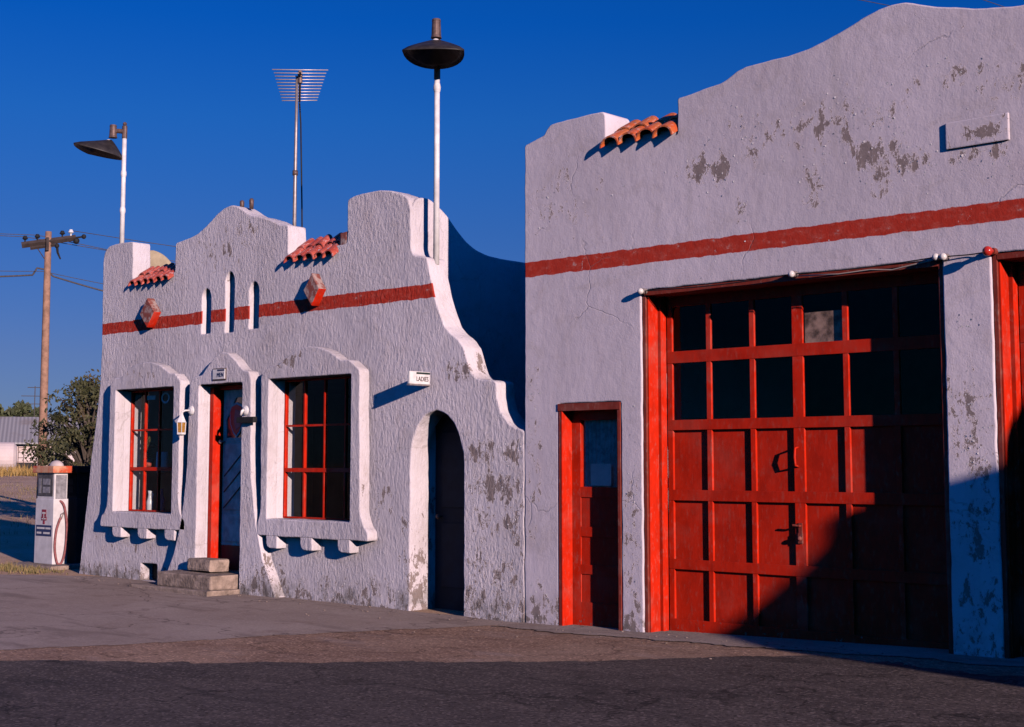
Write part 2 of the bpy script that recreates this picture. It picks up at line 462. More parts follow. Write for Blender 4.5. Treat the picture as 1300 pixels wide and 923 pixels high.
def tube(bm, pts, rad, seg=8, cap=True):
    pts = [Vector(p) for p in pts]
    rads = rad if isinstance(rad, (list, tuple)) else [rad] * len(pts)
    rings = []
    up = None
    for i, p in enumerate(pts):
        a = pts[max(i - 1, 0)]
        b = pts[min(i + 1, len(pts) - 1)]
        d = (b - a).normalized()
        if up is None:
            up = Vector((0, 0, 1)) if abs(d.z) < 0.9 else Vector((1, 0, 0))
        s = d.cross(up).normalized()
        u = s.cross(d).normalized()
        up = u
        rings.append([bm.verts.new(p + (s * math.cos(2 * PI * k / seg) + u * math.sin(2 * PI * k / seg)) * rads[i]) for k in range(seg)])
    for r0, r1 in zip(rings, rings[1:]):
        for k in range(seg):
            bm.faces.new((r0[k], r0[(k + 1) % seg], r1[(k + 1) % seg], r1[k]))
    if cap:
        bm.faces.new(rings[0][::-1])
        bm.faces.new(rings[-1])


def tb(name, pts, rad, mat, parent=None, seg=8, local=False, smooth=True):
    bm = bmesh.new()
    tube(bm, pts, rad, seg)
    return obj(name, bm, mat, parent, local, smooth)


def ball(bm, c, r, seg=16, sz=(1, 1, 1)):
    g = bmesh.ops.create_uvsphere(bm, u_segments=seg, v_segments=max(6, seg // 2), radius=r)
    for v in g['verts']:
        v.co = Vector((v.co.x * sz[0] + c[0], v.co.y * sz[1] + c[1], v.co.z * sz[2] + c[2]))


def soften(pts, r):
    """round the corners of a closed outline a little"""
    out = []
    n = len(pts)
    for i in range(n):
        p0, p, p1 = Vector(pts[i - 1]), Vector(pts[i]), Vector(pts[(i + 1) % n])
        d0, d1 = (p0 - p), (p1 - p)
        if d0.length < 1e-6 or d1.length < 1e-6:
            continue
        a = p + d0.normalized() * min(r, d0.length * 0.45)
        b = p + d1.normalized() * min(r, d1.length * 0.45)
        for t in (0.0, 0.5, 1.0):
            q = (1 - t) ** 2 * a + 2 * t * (1 - t) * p + t * t * b
            out.append((q.x, q.y))
    return out


def roughen(pts, step=0.07, amp=0.004, seed=0.0):
    out = []
    n = len(pts)
    for i in range(n):
        a, b = Vector(pts[i]), Vector(pts[(i + 1) % n])
        k = max(1, int((b - a).length / step))
        for j in range(k):
            p = a.lerp(b, j / k)
            d = mnoise.noise_vector(Vector((p.x * 5 + seed, p.y * 5, seed)))
            d2 = mnoise.noise_vector(Vector((p.x * 17 + seed, p.y * 17, 3 + seed)))
            out.append((p.x + (d.x + 0.5 * d2.x) * amp, p.y + (d.y + 0.5 * d2.y) * amp))
    return out


def prism_mesh(outer, holes, depth, bev):
    """flat outline with holes, extruded and edge-rounded (through a filled 2D curve, converted to a mesh)"""
    cu = bpy.data.curves.new('outline', 'CURVE')
    cu.dimensions = '2D'
    cu.fill_mode = 'BOTH'
    for pts in [outer] + list(holes):
        s = cu.splines.new('POLY')
        s.points.add(len(pts) - 1)
        for q, (x, y) in zip(s.points, pts):
            q.co = (x, y, 0, 1)
        s.use_cyclic_u = True
    cu.extrude = max(depth / 2 - bev, 1e-4)
    cu.bevel_depth = bev
    cu.bevel_resolution = 2
    cu.offset = -bev
    o = bpy.data.objects.new('outline', cu)
    COL.objects.link(o)
    dg = bpy.context.evaluated_depsgraph_get()
    dg.update()
    me = bpy.data.meshes.new_from_object(o.evaluated_get(dg))
    bpy.data.objects.remove(o)
    bpy.data.curves.remove(cu)
    me.materials.clear()
    return me


def wall_xz(name, outer, y0, y1, mat, parent=None, holes=(), bev=0.02, local=False):
    """outline in (X, Z) standing between y0 and y1"""
    me = prism_mesh(outer, holes, abs(y1 - y0), bev)
    yc = (y0 + y1) / 2
    me.transform(Matrix(((1, 0, 0, 0), (0, 0, -1, yc), (0, 1, 0, 0), (0, 0, 0, 1))))
    return link(name, me, mat, parent, local)


def wall_yz(name, outer, x0, x1, mat, parent=None, holes=(), bev=0.02, local=False):
    """outline in (Y, Z) standing between x0 and x1"""
    me = prism_mesh(outer, holes, abs(x1 - x0), bev)
    xc = (x0 + x1) / 2
    me.transform(Matrix(((0, 0, 1, xc), (1, 0, 0, 0), (0, 1, 0, 0), (0, 0, 0, 1))))
    return link(name, me, mat, parent, local)


def text_mesh(body, size, depth=0.002):
    cu = bpy.data.curves.new('lettering', 'FONT')
    cu.body = body
    cu.size = size
    cu.extrude = depth
    cu.align_x = 'CENTER'
    cu.align_y = 'CENTER'
    o = bpy.data.objects.new('lettering', cu)
    COL.objects.link(o)
    dg = bpy.context.evaluated_depsgraph_get()
    dg.update()
    me = bpy.data.meshes.new_from_object(o.evaluated_get(dg))
    bpy.data.objects.remove(o)
    bpy.data.curves.remove(cu)
    me.materials.clear()
    return me


def text_front(name, body, size, c, mat, parent, sx=1.0, local=False):
    me = text_mesh(body, size)
    me.transform(Matrix.Translation(c) @ Matrix.Rotation(R(90), 4, 'X') @ Matrix.Diagonal((sx, 1, 1, 1)))
    return link(name, me, mat, parent, local)


def text_right(name, body, size, c, mat, parent, sx=1.0, local=False):
    me = text_mesh(body, size)
    me.transform(Matrix.Translation(c) @ Matrix.Rotation(R(90), 4, 'Z') @ Matrix.Rotation(R(90), 4, 'X') @ Matrix.Diagonal((sx, 1, 1, 1)))
    return link(name, me, mat, parent, local)


def rect(x0, x1, z0, z1):
    return [(x0, z0), (x1, z0), (x1, z1), (x0, z1)]


# ------------------------------------------------------------------ ground
GX = [(-2000, 1.25), (-110, 1.25), (-84, 1.16), (-32, 0.24), (-20, 0.075), (-16.5, 0.045), (-14.6, 0.02), (-11.5, 0.01),
      (-9.85, 0.0), (-8.34, 0.022), (-5.28, 0.095), (-3.0, 0.12), (2000, 0.12)]


def gz(x):
    for (xa, za), (xb, zb) in zip(GX, GX[1:]):
        if xa <= x <= xb:
            return za + (zb - za) * (x - xa) / (xb - xa)
    return 0.0


XB = sorted(set([x for x, _ in GX] + [-300, -60, -45, -26, -22, -18, -13, -7, 0, 6, 12, 30, 80, 300]))


def strip_sheet(name, ylo, yhi, x0, x1, dz, mat, step=0.25, lip=0.0):
    """ground-following sheet between two curves y = ylo(x) and y = yhi(x)"""
    xs = sorted(set([x0, x1] + [x for x, _ in GX if x0 < x < x1] + [x0 + (x1 - x0) * i / max(1, int((x1 - x0) / step)) for i in range(int((x1 - x0) / step))]))
    bm = bmesh.new()
    prev = None
    for x in xs:
        a, b = ylo(x), yhi(x)
        z = gz(x) + dz
        row = [bm.verts.new((x, a + (b - a) * k / 4, z)) for k in range(5)]
        if prev:
            for k in range(4):
                bm.faces.new((prev[k], row[k], row[k + 1], prev[k + 1]))
        prev = row
    return tag(obj(name, bm, mat), kind='structure')


bm = bmesh.new()
prev = None
for x in XB:
    row = [bm.verts.new((x, y, gz(x))) for y in (-1500, -60, -20, -6, 0, 6, 20, 60, 1500)]
    if prev:
        for k in range(8):
            bm.faces.new((prev[k], row[k], row[k + 1], prev[k + 1]))
    prev = row
tag(obj('ground', bm, M['dirt']), kind='structure')

wv = lambda x, s, a: a * mnoise.noise(Vector((x * s, s, 1.7)))
# gravelly forecourt in front of both buildings, concrete slab along the office, worn concrete lip along the garage
strip_sheet('asphalt_forecourt', lambda x: -40.0, lambda x: min(0.3, -0.2 - max(0, -17.2 - x) * 0.75 + wv(x, 1.3, 0.12)), -24.0, 14.0, 0.004, M['asphalt'])


def slab_lo(x):
    # the slab's ragged front edge runs from the wall near X = -10 out to the road on the left
    if x > -11.6:
        return -0.25 - (-9.9 - x) * 2.5 + (wv(x, 3, 0.3) + wv(x, 11, 0.2) + wv(x, 31, 0.12)) * min(1, max(0, (-10.0 - x) * 3))
    return -4.5 - (-11.6 - x) * 2.0 + wv(x, 2, 0.3) + wv(x, 11, 0.25) + wv(x, 31, 0.14)


strip_sheet('concrete_slab', lambda x: max(-22.0, slab_lo(x)), lambda x: min(0.3, -0.02 - max(0, -17.6 - x) * 0.72 + wv(x, 1.9, 0.06)), -20.5, -9.9, 0.008, M['slab'], 0.02)
strip_sheet('concrete_apron', lambda x: -0.42 + wv(x, 1.6, 0.16) + wv(x, 7, 0.08) + wv(x, 23, 0.05), lambda x: 0.6, -9.88, 1.0, 0.012, M['apron'], 0.03)

# invented dark tarmac sheet, added before the bays to cut bounce light
strip_sheet('added_tarmac_sheet', lambda x: -34.0, lambda x: min(-0.62 + wv(x, 2, 0.08), -0.95 + 0.84 * (x + 6.5)) - 0.15 + wv(x, 0.7, 0.25) + wv(x, 3, 0.12) + wv(x, 11, 0.08) + wv(x, 29, 0.05), -15.0, 4.9, 0.0075, M['added_tarmac'], 0.03)

# ------------------------------------------------------------------ office building
OB = thing('office_building', 'white stucco office with curved mission parapet and thin red band', 'building', (-14.9, 0.0, 0.0))
WIN_L = (-17.30, -15.92, 0.955, 2.60)
WIN_R = (-13.905, -12.395, 0.945, 2.615)
DOOR = (-15.35, -14.44, 0.05, 2.60)
top = [(-18.40, -0.3), (-18.365, 0.062), (-18.303, 0.482), (-18.207, 1.034), (-18.116, 1.696), (-18.002, 2.302), (-17.939, 2.688), (-17.925, 3.241),
       (-17.950, 4.44), (-17.925, 4.575), (-17.811, 4.650), (-17.607, 4.672), (-17.180, 4.658), (-17.172, 4.13),
       (-16.155, 4.13), (-16.155, 4.529), (-15.834, 4.560), (-15.668, 4.598), (-15.483, 4.668), (-15.357, 4.738), (-15.209, 4.818), (-15.06, 4.872),
       (-14.918, 4.885), (-14.76, 4.845), (-14.62, 4.765), (-14.48, 4.700), (-14.33, 4.665), (-14.15, 4.620), (-14.0, 4.545), (-13.87, 4.508), (-13.746, 4.498), (-13.746, 4.13),
       (-12.650, 4.15), (-12.652, 4.672), (-12.505, 4.698), (-12.30, 4.712), (-12.091, 4.706), (-11.88, 4.672), (-11.72, 4.615), (-11.613, 4.560), (-11.570, 4.45),
       (-11.560, 4.00), (-11.53, 3.93), (-11.47, 3.89), (-11.300, 3.860),
       (-11.25, 3.657), (-11.19, 3.449), (-11.11, 3.256), (-11.02, 3.075), (-10.93, 3.000), (-10.83, 2.940), (-10.735, 2.840), (-10.685, 2.708), (-10.640, 2.590), (-10.57, 2.515),
       (-10.48, 2.480), (-10.36, 2.470), (-10.245, 2.455), (-10.238, 2.289), (-10.18, 2.132), (-10.085, 2.020), (-9.96, 1.960), (-9.856, 1.936),
       (-9.856, -0.3), (-10.722, -0.3), (-10.722, 1.55), (-10.735, 1.70), (-10.79, 1.88), (-10.875, 2.03), (-10.994, 2.135), (-11.14, 2.178), (-11.30, 2.135),
       (-11.43, 2.015), (-11.515, 1.83), (-11.545, 1.589), (-11.545, -0.3)]
slits = []
for (xa, xb, za, zb) in ((-15.52, -15.33, 3.27, 3.86), (-15.01, -14.83, 3.255, 4.035), (-14.51, -14.32, 3.27, 3.865)):
    c = (xa + xb) / 2
    slits.append([(xa, za), (xb, za), (xb, zb - 0.10), (xb - 0.04, zb - 0.03), (c, zb), (xa + 0.04, zb - 0.03), (xa, zb - 0.10)])
VENT = rect(-16.80, -16.42, 0.055, 0.28)
rough_hole = lambda r, s: roughen(soften(r, 0.02), 0.08, 0.004, s)
wall_xz('facade_wall', roughen(soften(top, 0.035), 0.05, 0.010, 1.0), 0.0, 0.28, M['office'], OB,
        [rough_hole(rect(*WIN_L), 2), rough_hole(rect(*WIN_R), 3), rough_hole(rect(*DOOR), 4), rough_hole(VENT, 5)] + [rough_hole(s, 6) for s in slits], 0.016)
# back of the narrow niches
for (xa, xb, za, zb) in ((-15.60, -15.25, 3.2, 3.93), (-15.09, -14.75, 3.2, 4.1), (-14.59, -14.25, 3.2, 3.93)):
    bx('niche_back', (xa, xb, 0.085, 0.24, za, zb), M['office_plain'], OB)
bx('vent_grille', (-16.84, -16.38, 0.18, 0.25, 0.02, 0.30), M['black'], OB)

# side walls with their own curved tops
side_r = [(0.04, -0.3), (0.04, 4.50), (0.12, 4.575), (0.278, 4.584), (0.364, 4.545), (0.477, 4.485), (0.586, 4.410), (0.73, 4.275), (0.885, 4.155), (1.039, 4.080), (1.24, 4.035),
          (1.50, 4.020), (8.0, 4.02), (8.0, -0.3)]
wall_yz('side_wall', soften(side_r, 0.05), -11.84, -11.563, M['office_plain'], OB, (), 0.02)
side_l = [(0.06, -0.3), (0.06, 4.2), (0.30, 4.25), (0.42, 4.56), (0.533, 4.634), (0.636, 4.661), (0.788, 4.62), (0.91, 4.541), (0.985, 4.44), (1.03, 4.20), (1.06, 2.95), (8.0, 2.92), (8.0, -0.3)]
wall_yz('side_wall', soften(side_l, 0.05), -17.92, -17.65, M['tan_stucco'], OB, (), 0.02)
bx('back_wall', (-17.9, -11.6, 7.72, 7.99, -0.3, 2.9), M['tan_stucco'], OB)
bx('roof', (-17.66, -11.83, 0.27, 7.73, 2.73, 2.83), M['roofing'], OB)
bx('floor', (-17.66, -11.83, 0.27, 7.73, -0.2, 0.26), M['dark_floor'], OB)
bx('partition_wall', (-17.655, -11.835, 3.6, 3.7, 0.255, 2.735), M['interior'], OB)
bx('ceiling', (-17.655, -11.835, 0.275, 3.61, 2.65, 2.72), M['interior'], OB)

# plaster surrounds standing proud of the facade
Lsur = [(-17.62, 0.745), (-17.60, 0.890), (-17.52, 0.935), (-17.46, 1.02), (-17.44, 1.15), (-17.445, 1.6), (-17.45, 2.67), (-17.34, 2.775), (-17.20, 2.765), (-17.10, 2.83), (-16.98, 2.885),
        (-16.80, 2.935), (-16.60, 2.952), (-16.40, 2.935), (-16.22, 2.885), (-16.10, 2.825), (-15.99, 2.768), (-15.90, 2.775), (-15.765, 2.665), (-15.76, 1.6), (-15.755, 1.15), (-15.735, 1.02), (-15.68, 0.935), (-15.60, 0.885), (-15.59, 0.745)]
Rsur = [(-14.10, 0.742), (-14.10, 0.888), (-14.06, 0.95), (-14.035, 1.05), (-14.04, 1.5), (-14.06, 2.66), (-13.92, 2.775), (-13.72, 2.780), (-13.62, 2.845), (-13.50, 2.905), (-13.34, 2.955),
        (-13.16, 2.972), (-12.98, 2.955), (-12.82, 2.905), (-12.68, 2.840), (-12.56, 2.775), (-12.42, 2.778), (-12.245, 2.660), (-12.222, 1.6), (-12.215, 1.08), (-12.19, 0.98), (-12.14, 0.895), (-12.075, 0.845), (-12.07, 0.738)]
Dsur = [(-16.09, -0.1), (-16.085, 0.016), (-15.83, 0.463), (-15.675, 0.926), (-15.60, 1.397), (-15.575, 1.874), (-15.56, 2.63), (-15.42, 2.72), (-15.30, 2.725), (-15.19, 2.81), (-15.06, 2.91),
        (-14.90, 3.00), (-14.76, 2.985), (-14.62, 2.90), (-14.50, 2.805), (-14.40, 2.735), (-14.31, 2.730), (-14.255, 2.64), (-14.247, 1.874), (-14.218, 1.397), (-14.126, 0.926), (-13.974, 0.463), (-13.700, 0.016), (-13.69, -0.1)]


def surround(name, outline, hole, seed, notch=False):
    if notch:
        x0, x1, _, z1 = hole
        outline = outline + [(x1, -0.1), (x1, z1), (x0, z1), (x0, -0.1)]
        holes = []
    else:
        holes = [rough_hole(rect(*hole), seed)]
    return wall_xz(name, roughen(soften(outline, 0.03), 0.05, 0.008, seed), -0.14, 0.012, M['office'], OB, holes, 0.014)


SL = surround('window_surround', Lsur, WIN_L, 11)
SR = surround('window_surround', Rsur, WIN_R, 12)
SD = surround('door_surround', Dsur, DOOR, 13, True)


def corbel(par, x0, x1, z0, z1):
    o = [(x0, z1), (x0, z0 + 0.07), (x0 + 0.02, z0 + 0.02), (x0 + 0.07, z0), (x1, z0), (x1, z1)]
    wall_xz('corbel', roughen(soften(o, 0.012), 0.05, 0.004, x0), -0.136, 0.01, M['office'], par, (), 0.012)


for xa in (-17.31, -16.69, -16.06):
    corbel(SL, xa, xa + 0.225, 0.615, 0.755)
for xa in (-13.92, -13.27, -12.60):
    corbel(SR, xa, xa + 0.215, 0.598, 0.752)


def bar_grid(bm, xs, zs, y0, y1, w, x0, x1, z0, z1):
    for x in xs:
        box(bm, x - w / 2, x + w / 2, y0, y1, z0, z1)
    for z in zs:
        box(bm, x0, x1, y0 + 0.006, y1 - 0.006, z - w / 2, z + w / 2)


def office_window(rc, nrows):
    x0, x1, z0, z1 = rc
    e = 0.004
    x0 += e; x1 -= e; z0 += e; z1 -= e
    bm = bmesh.new()
    w = 0.020
    box(bm, x0, x0 + w, 0.10, 0.15, z0, z1)
    box(bm, x1 - w, x1, 0.10, 0.15, z0, z1)
    box(bm, x0 + w, x1 - w, 0.10, 0.15, z1 - w, z1)
    box(bm, x0 + w, x1 - w, 0.10, 0.15, z0, z0 + w)
    win = obj('window', bm, M['red'], OB)
    bm = bmesh.new()
    xs = [x0 + (x1 - x0) * k / 4 for k in (1, 2, 3)]
    for x in xs:
        box(bm, x - 0.012, x + 0.012, 0.106, 0.144, z0 + w, z1 - w)
    for q, z in enumerate(nrows):
        hw = 0.012 if q else 0.024
        box(bm, x0 + w, x1 - w, 0.109 if q else 0.102, 0.141 if q else 0.148, z - hw, z + hw)
    obj('muntin', bm, M['red'], win)
    bx('pane', (x0 + w, x1 - w, 0.123, 0.127, z0 + w, z1 - w), M['glass'], win)
    return win


office_window(WIN_L, (1.53, 2.055))
office_window(WIN_R, (1.525, 2.055))

# front door, set back in its opening: red jamb, old white panel door with glass above
glass_cut = [(-15.20, 1.93), (-14.56, 1.93), (-14.56, 2.44), (-15.00, 2.44), (-15.20, 2.16)]
fd = wall_xz('front_door', rect(-15.262, -14.45, 0.27, 2.54), 0.185, 0.225, M['door_white'], OB, [glass_cut], 0.004)
wall_xz('door_glass', [(-15.21, 1.92), (-14.55, 1.92), (-14.55, 2.45), (-15.005, 2.45), (-15.21, 2.165)], 0.200, 0.208, M['dark_glass'], fd, (), 0.001)
for (z0, z1) in ((0.62, 0.96), (1.02, 1.86)):
    bx('door_panel', (-15.19, -14.56, 0.165, 0.184, z0, z1), M['door_white'], fd, 0.010)
bx('kick_board', (-15.255, -14.455, 0.170, 0.184, 0.275, 0.575), M['black'], fd, 0.004)
for (za, zb_) in ((1.04, 1.42), (1.24, 1.62), (1.44, 1.82)):
    tb('door_brace', [(-15.19, 0.158, za), (-14.70, 0.158, zb_)], 0.007, M['black'], fd, 6)
bm = bmesh.new()
tube(bm, [(-15.22, 0.19, 1.88), (-15.22, 0.13, 1.88)], 0.012, 8)
ball(bm, (-15.22, 0.115, 1.88), 0.026, 12)
obj('handle', bm, M['grey_metal'], fd)
# shield emblem on the door glass
sh = [(-0.135, 0.11), (-0.10, 0.17), (0, 0.20), (0.10, 0.17), (0.135, 0.11), (0.12, -0.05), (0.06, -0.15), (0, -0.20), (-0.06, -0.15), (-0.12, -0.05)]
scx, scz = -14.985, 2.155
sd = wall_xz('shield_emblem', [(scx + a * 1.12, scz + b * 1.12) for a, b in sh], 0.186, 0.196, M['paper'], fd, (), 0.001)
wall_xz('shield_field', [(scx + a * 0.98, scz + b * 0.98) for a, b in sh], 0.182, 0.185, M['label_red'], sd, (), 0.0005)
wall_xz('shield_band', [(scx + a, scz + b) for a, b in ((-0.02, 0.14), (0.10, 0.10), (0.10, -0.08), (0.0, -0.13), (-0.05, -0.02))], 0.178, 0.181, M['label_blue'], sd, (), 0.0005)
bm = bmesh.new()
box(bm, -15.344, -15.265, 0.03, 0.24, 0.27, 2.575, 0.004)
box(bm, -14.525, -14.445, 0.10, 0.24, 0.27, 2.575, 0.004)
box(bm, -15.265, -14.525, 0.10, 0.24, 2.545, 2.592, 0.004)
obj('door_jamb', bm, M['red'], OB)
bx('threshold', (-15.34, -14.45, 0.02, 0.27, 0.056, 0.268), M['concrete'], OB)


# barrel tiles over the notches of the parapet
def tile_strip(name, par, x0, x1, n, yo, zo, yi, zi, mat, rows=2):
    """half-round clay tiles running down from (yi, zi) to (yo, zo)"""
    bm = bmesh.new()
    w = (x1 - x0) / n
    rng = random.Random(int(x0 * 10))
    for k in range(n):
        cx = x0 + w * (k + 0.5)
        for r in range(rows):
            f0, f1 = r / rows, min(1.0, (r + 1.18) / rows)
            jy, jz, jt = rng.uniform(-0.012, 0.012), rng.uniform(-0.008, 0.008), rng.uniform(-0.02, 0.02)
            ends = []
            for f, rs in ((f0, 1.06), (f1, 0.92)):
                yy, zz = yo + (yi - yo) * f + jy, zo + (zi - zo) * f + jz - (0.014 if f == f1 and r < rows - 1 else 0)
                ring_o, ring_i = [], []
                for a in range(11):
                    th = PI * a / 10
                    for ring, rr in ((ring_o, w * 0.52 * rs), (ring_i, w * 0.52 * rs - 0.016)):
                        ring.append(bm.verts.new((cx + jt * f - math.cos(th) * rr, yy, zz + math.sin(th) * rr * 0.92)))
                ends.append((ring_o, ring_i))
            (o0, i0), (o1, i1) = ends
            for a in range(10):
                bm.faces.new((o0[a], o0[a + 1], o1[a + 1], o1[a]))
                bm.faces.new((i0[a], i1[a], i1[a + 1], i0[a + 1]))
                bm.faces.new((o0[a], i0[a], i0[a + 1], o0[a + 1]))
                bm.faces.new((o1[a], o1[a + 1], i1[a + 1], i1[a]))
            bm.faces.new((o0[0], o1[0], i1[0], i0[0]))
            bm.faces.new((o0[10], i0[10], i1[10], o1[10]))
    return obj(name, bm, mat, par)


tile_strip('tile_eave', OB, -17.15, -16.18, 6, -0.09, 4.020, 0.24, 4.255, M['tile'])
tile_strip('tile_eave', OB, -13.70, -12.80, 5, -0.09, 4.010, 0.24, 4.270, M['tile'])
bx('broken_mortar', (-12.80, -12.655, 0.0, 0.25, 4.10, 4.30), M['ornament'], OB, 0.03, jit=0.02)


def mortar_bed(par, x0, x1, zn, zf, zb, mat):
    wall_yz('mortar_bed', [(0.012, zn - 0.05), (0.012, zf), (0.36, zb), (0.36, zn - 0.05)], x0, x1, mat, par, (), 0.004)


mortar_bed(OB, -17.165, -16.165, 4.13, 4.120, 4.275, M['office_plain'])
mortar_bed(OB, -13.74, -12.66, 4.14, 4.115, 4.29, M['office_plain'])


def ornament(cx, cz, h, w):
    o = [(cx, cz + h), (cx - w, cz), (cx, cz - h), (cx + w, cz)]
    q = wall_xz('diamond_ornament', roughen(soften(o, 0.012), 0.04, 0.010, cx), -0.11, 0.02, [M['ornament'], M['red']], OB, (), 0.010)
    for p in q.data.polygons:                     # only the lower right side was painted with the band
        if p.normal.x > 0.25 and p.normal.z < -0.2:
            p.material_index = 1


ornament(-13.16, 3.647, 0.195, 0.152)
ornament(-16.63, 3.620, 0.205, 0.180)
# two stubs of old sockets on the crown of the centre parapet
for x in (-14.86, -14.66):
    tb('socket_stub', [(x, 0.12, 4.82), (x, 0.12, 4.935), (x, 0.12, 4.955)], [0.026, 0.03, 0.018], M['brown_metal'], OB, 10)

# washroom door deep in the arched passage
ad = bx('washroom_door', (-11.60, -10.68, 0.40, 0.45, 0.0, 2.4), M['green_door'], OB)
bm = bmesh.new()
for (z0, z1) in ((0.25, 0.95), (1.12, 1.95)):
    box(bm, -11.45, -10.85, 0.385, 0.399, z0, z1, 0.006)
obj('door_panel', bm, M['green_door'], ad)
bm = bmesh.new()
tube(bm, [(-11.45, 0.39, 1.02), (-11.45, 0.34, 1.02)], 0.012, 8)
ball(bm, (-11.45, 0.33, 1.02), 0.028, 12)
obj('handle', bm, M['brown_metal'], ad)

# ------------------------------------------------------------------ garage building
GB = thing('garage_building', 'tall white stucco garage with peeling paint and two red bay doors', 'building', (-5.07, 0.0, 0.0))
half = [(-9.850, -0.3), (-9.848, 4.878), (-9.697, 4.921), (-9.575, 4.950), (-9.545, 5.00), (-9.50, 5.042), (-9.242, 5.058), (-8.79, 5.062), (-8.765, 5.02), (-8.764, 4.69),
        (-7.893, 4.69), (-7.888, 5.03), (-7.64, 5.062), (-7.40, 5.088), (-7.31, 5.125), (-7.23, 5.165), (-7.14, 5.190), (-7.0, 5.200), (-6.68, 5.203), (-6.47, 5.228), (-6.30, 5.265),
        (-6.13, 5.312), (-5.95, 5.376), (-5.80, 5.420), (-5.66, 5.444), (-5.56, 5.440), (-5.44, 5.402), (-5.28, 5.345), (-5.12, 5.300), (-4.94, 5.252), (-4.80, 5.225), (-4.534, 5.190)]
MX = -4.30          # the gable repeats mirrored past the frame
mir = [(2 * MX - x, z) for x, z in half[::-1]]
gout = half + mir
G1 = (-8.345, -5.275, -0.29, 3.245)
G2 = (-4.865, -1.80, -0.29, 3.250)
RD = (-9.395, -8.60, -0.29, 2.195)


def notch(r):
    return [(r[0], r[2]), (r[0], r[3]), (r[1], r[3]), (r[1], r[2])]


# walk the bottom edge from right to left, cutting the openings in
bottom = []
for r in (G2, G1, RD):
    bottom += [(r[1], -0.3), (r[1], r[3]), (r[0], r[3]), (r[0], -0.3)]
gout = [p for p in gout] + bottom
wall_xz('facade_wall', roughen(soften(gout, 0.025), 0.06, 0.008, 7.0), 0.0, 0.40, M['garage'], GB, (), 0.014)
bx('side_wall', (-9.847, -9.50, 0.39, 9.0, -0.3, 4.55), M['garage'], GB)
bx('side_wall', (0.90, 1.24, 0.39, 9.0, -0.3, 4.55), M['garage'], GB)
bx('back_wall', (-9.84, 1.23, 8.9, 9.2, -0.3, 4.55), M['garage'], GB)
bx('roof', (-9.51, 0.91, 0.39, 8.91, 4.2, 4.35), M['roofing'], GB)
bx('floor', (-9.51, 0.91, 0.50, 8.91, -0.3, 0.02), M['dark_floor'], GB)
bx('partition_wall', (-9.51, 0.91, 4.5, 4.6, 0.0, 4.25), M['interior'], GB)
tile_strip('tile_eave', GB, -8.755, -7.900, 4, -0.085, 4.675, 0.33, 4.925, M['tile_orange'])
mortar_bed(GB, -8.762, -7.895, 4.69, 4.745, 4.95, M['garage'])
bx('raised_plaque', (-5.205, -4.675, -0.024, 0.012, 4.130, 4.350), M['garage'], GB, 0.010)

# painted timber frames
def door_frame(r, zb, fy=0.016, name='door_frame'):
    x0, x1, _, z1 = r
    bm = bmesh.new()
    box(bm, x0 + 0.004, x0 + 0.042, fy, 0.27, zb, z1 - 0.004, 0.004)
    box(bm, x1 - 0.042, x1 - 0.004, fy, 0.27, zb, z1 - 0.004, 0.004)
    box(bm, x0 + 0.042, x1 - 0.042, fy - 0.002, 0.27, z1 - 0.052, z1 - 0.004, 0.004)
    return obj(name, bm, M['darkred'], GB)


def jambs(r, zb, par):
    x0, x1, _, z1 = r
    for k, (a, b, c, d) in enumerate(((x0 + 0.0425, x0 + 0.058, 0.040, 0.185), (x0 + 0.0425, x0 + 0.092, 0.186, 0.272),
                                      (x1 - 0.058, x1 - 0.0425, 0.044, 0.185), (x1 - 0.092, x1 - 0.0425, 0.186, 0.272))):
        bx('jamb_board', (a, b, c, d, zb, z1 - 0.053), M['red'], par, 0.003)


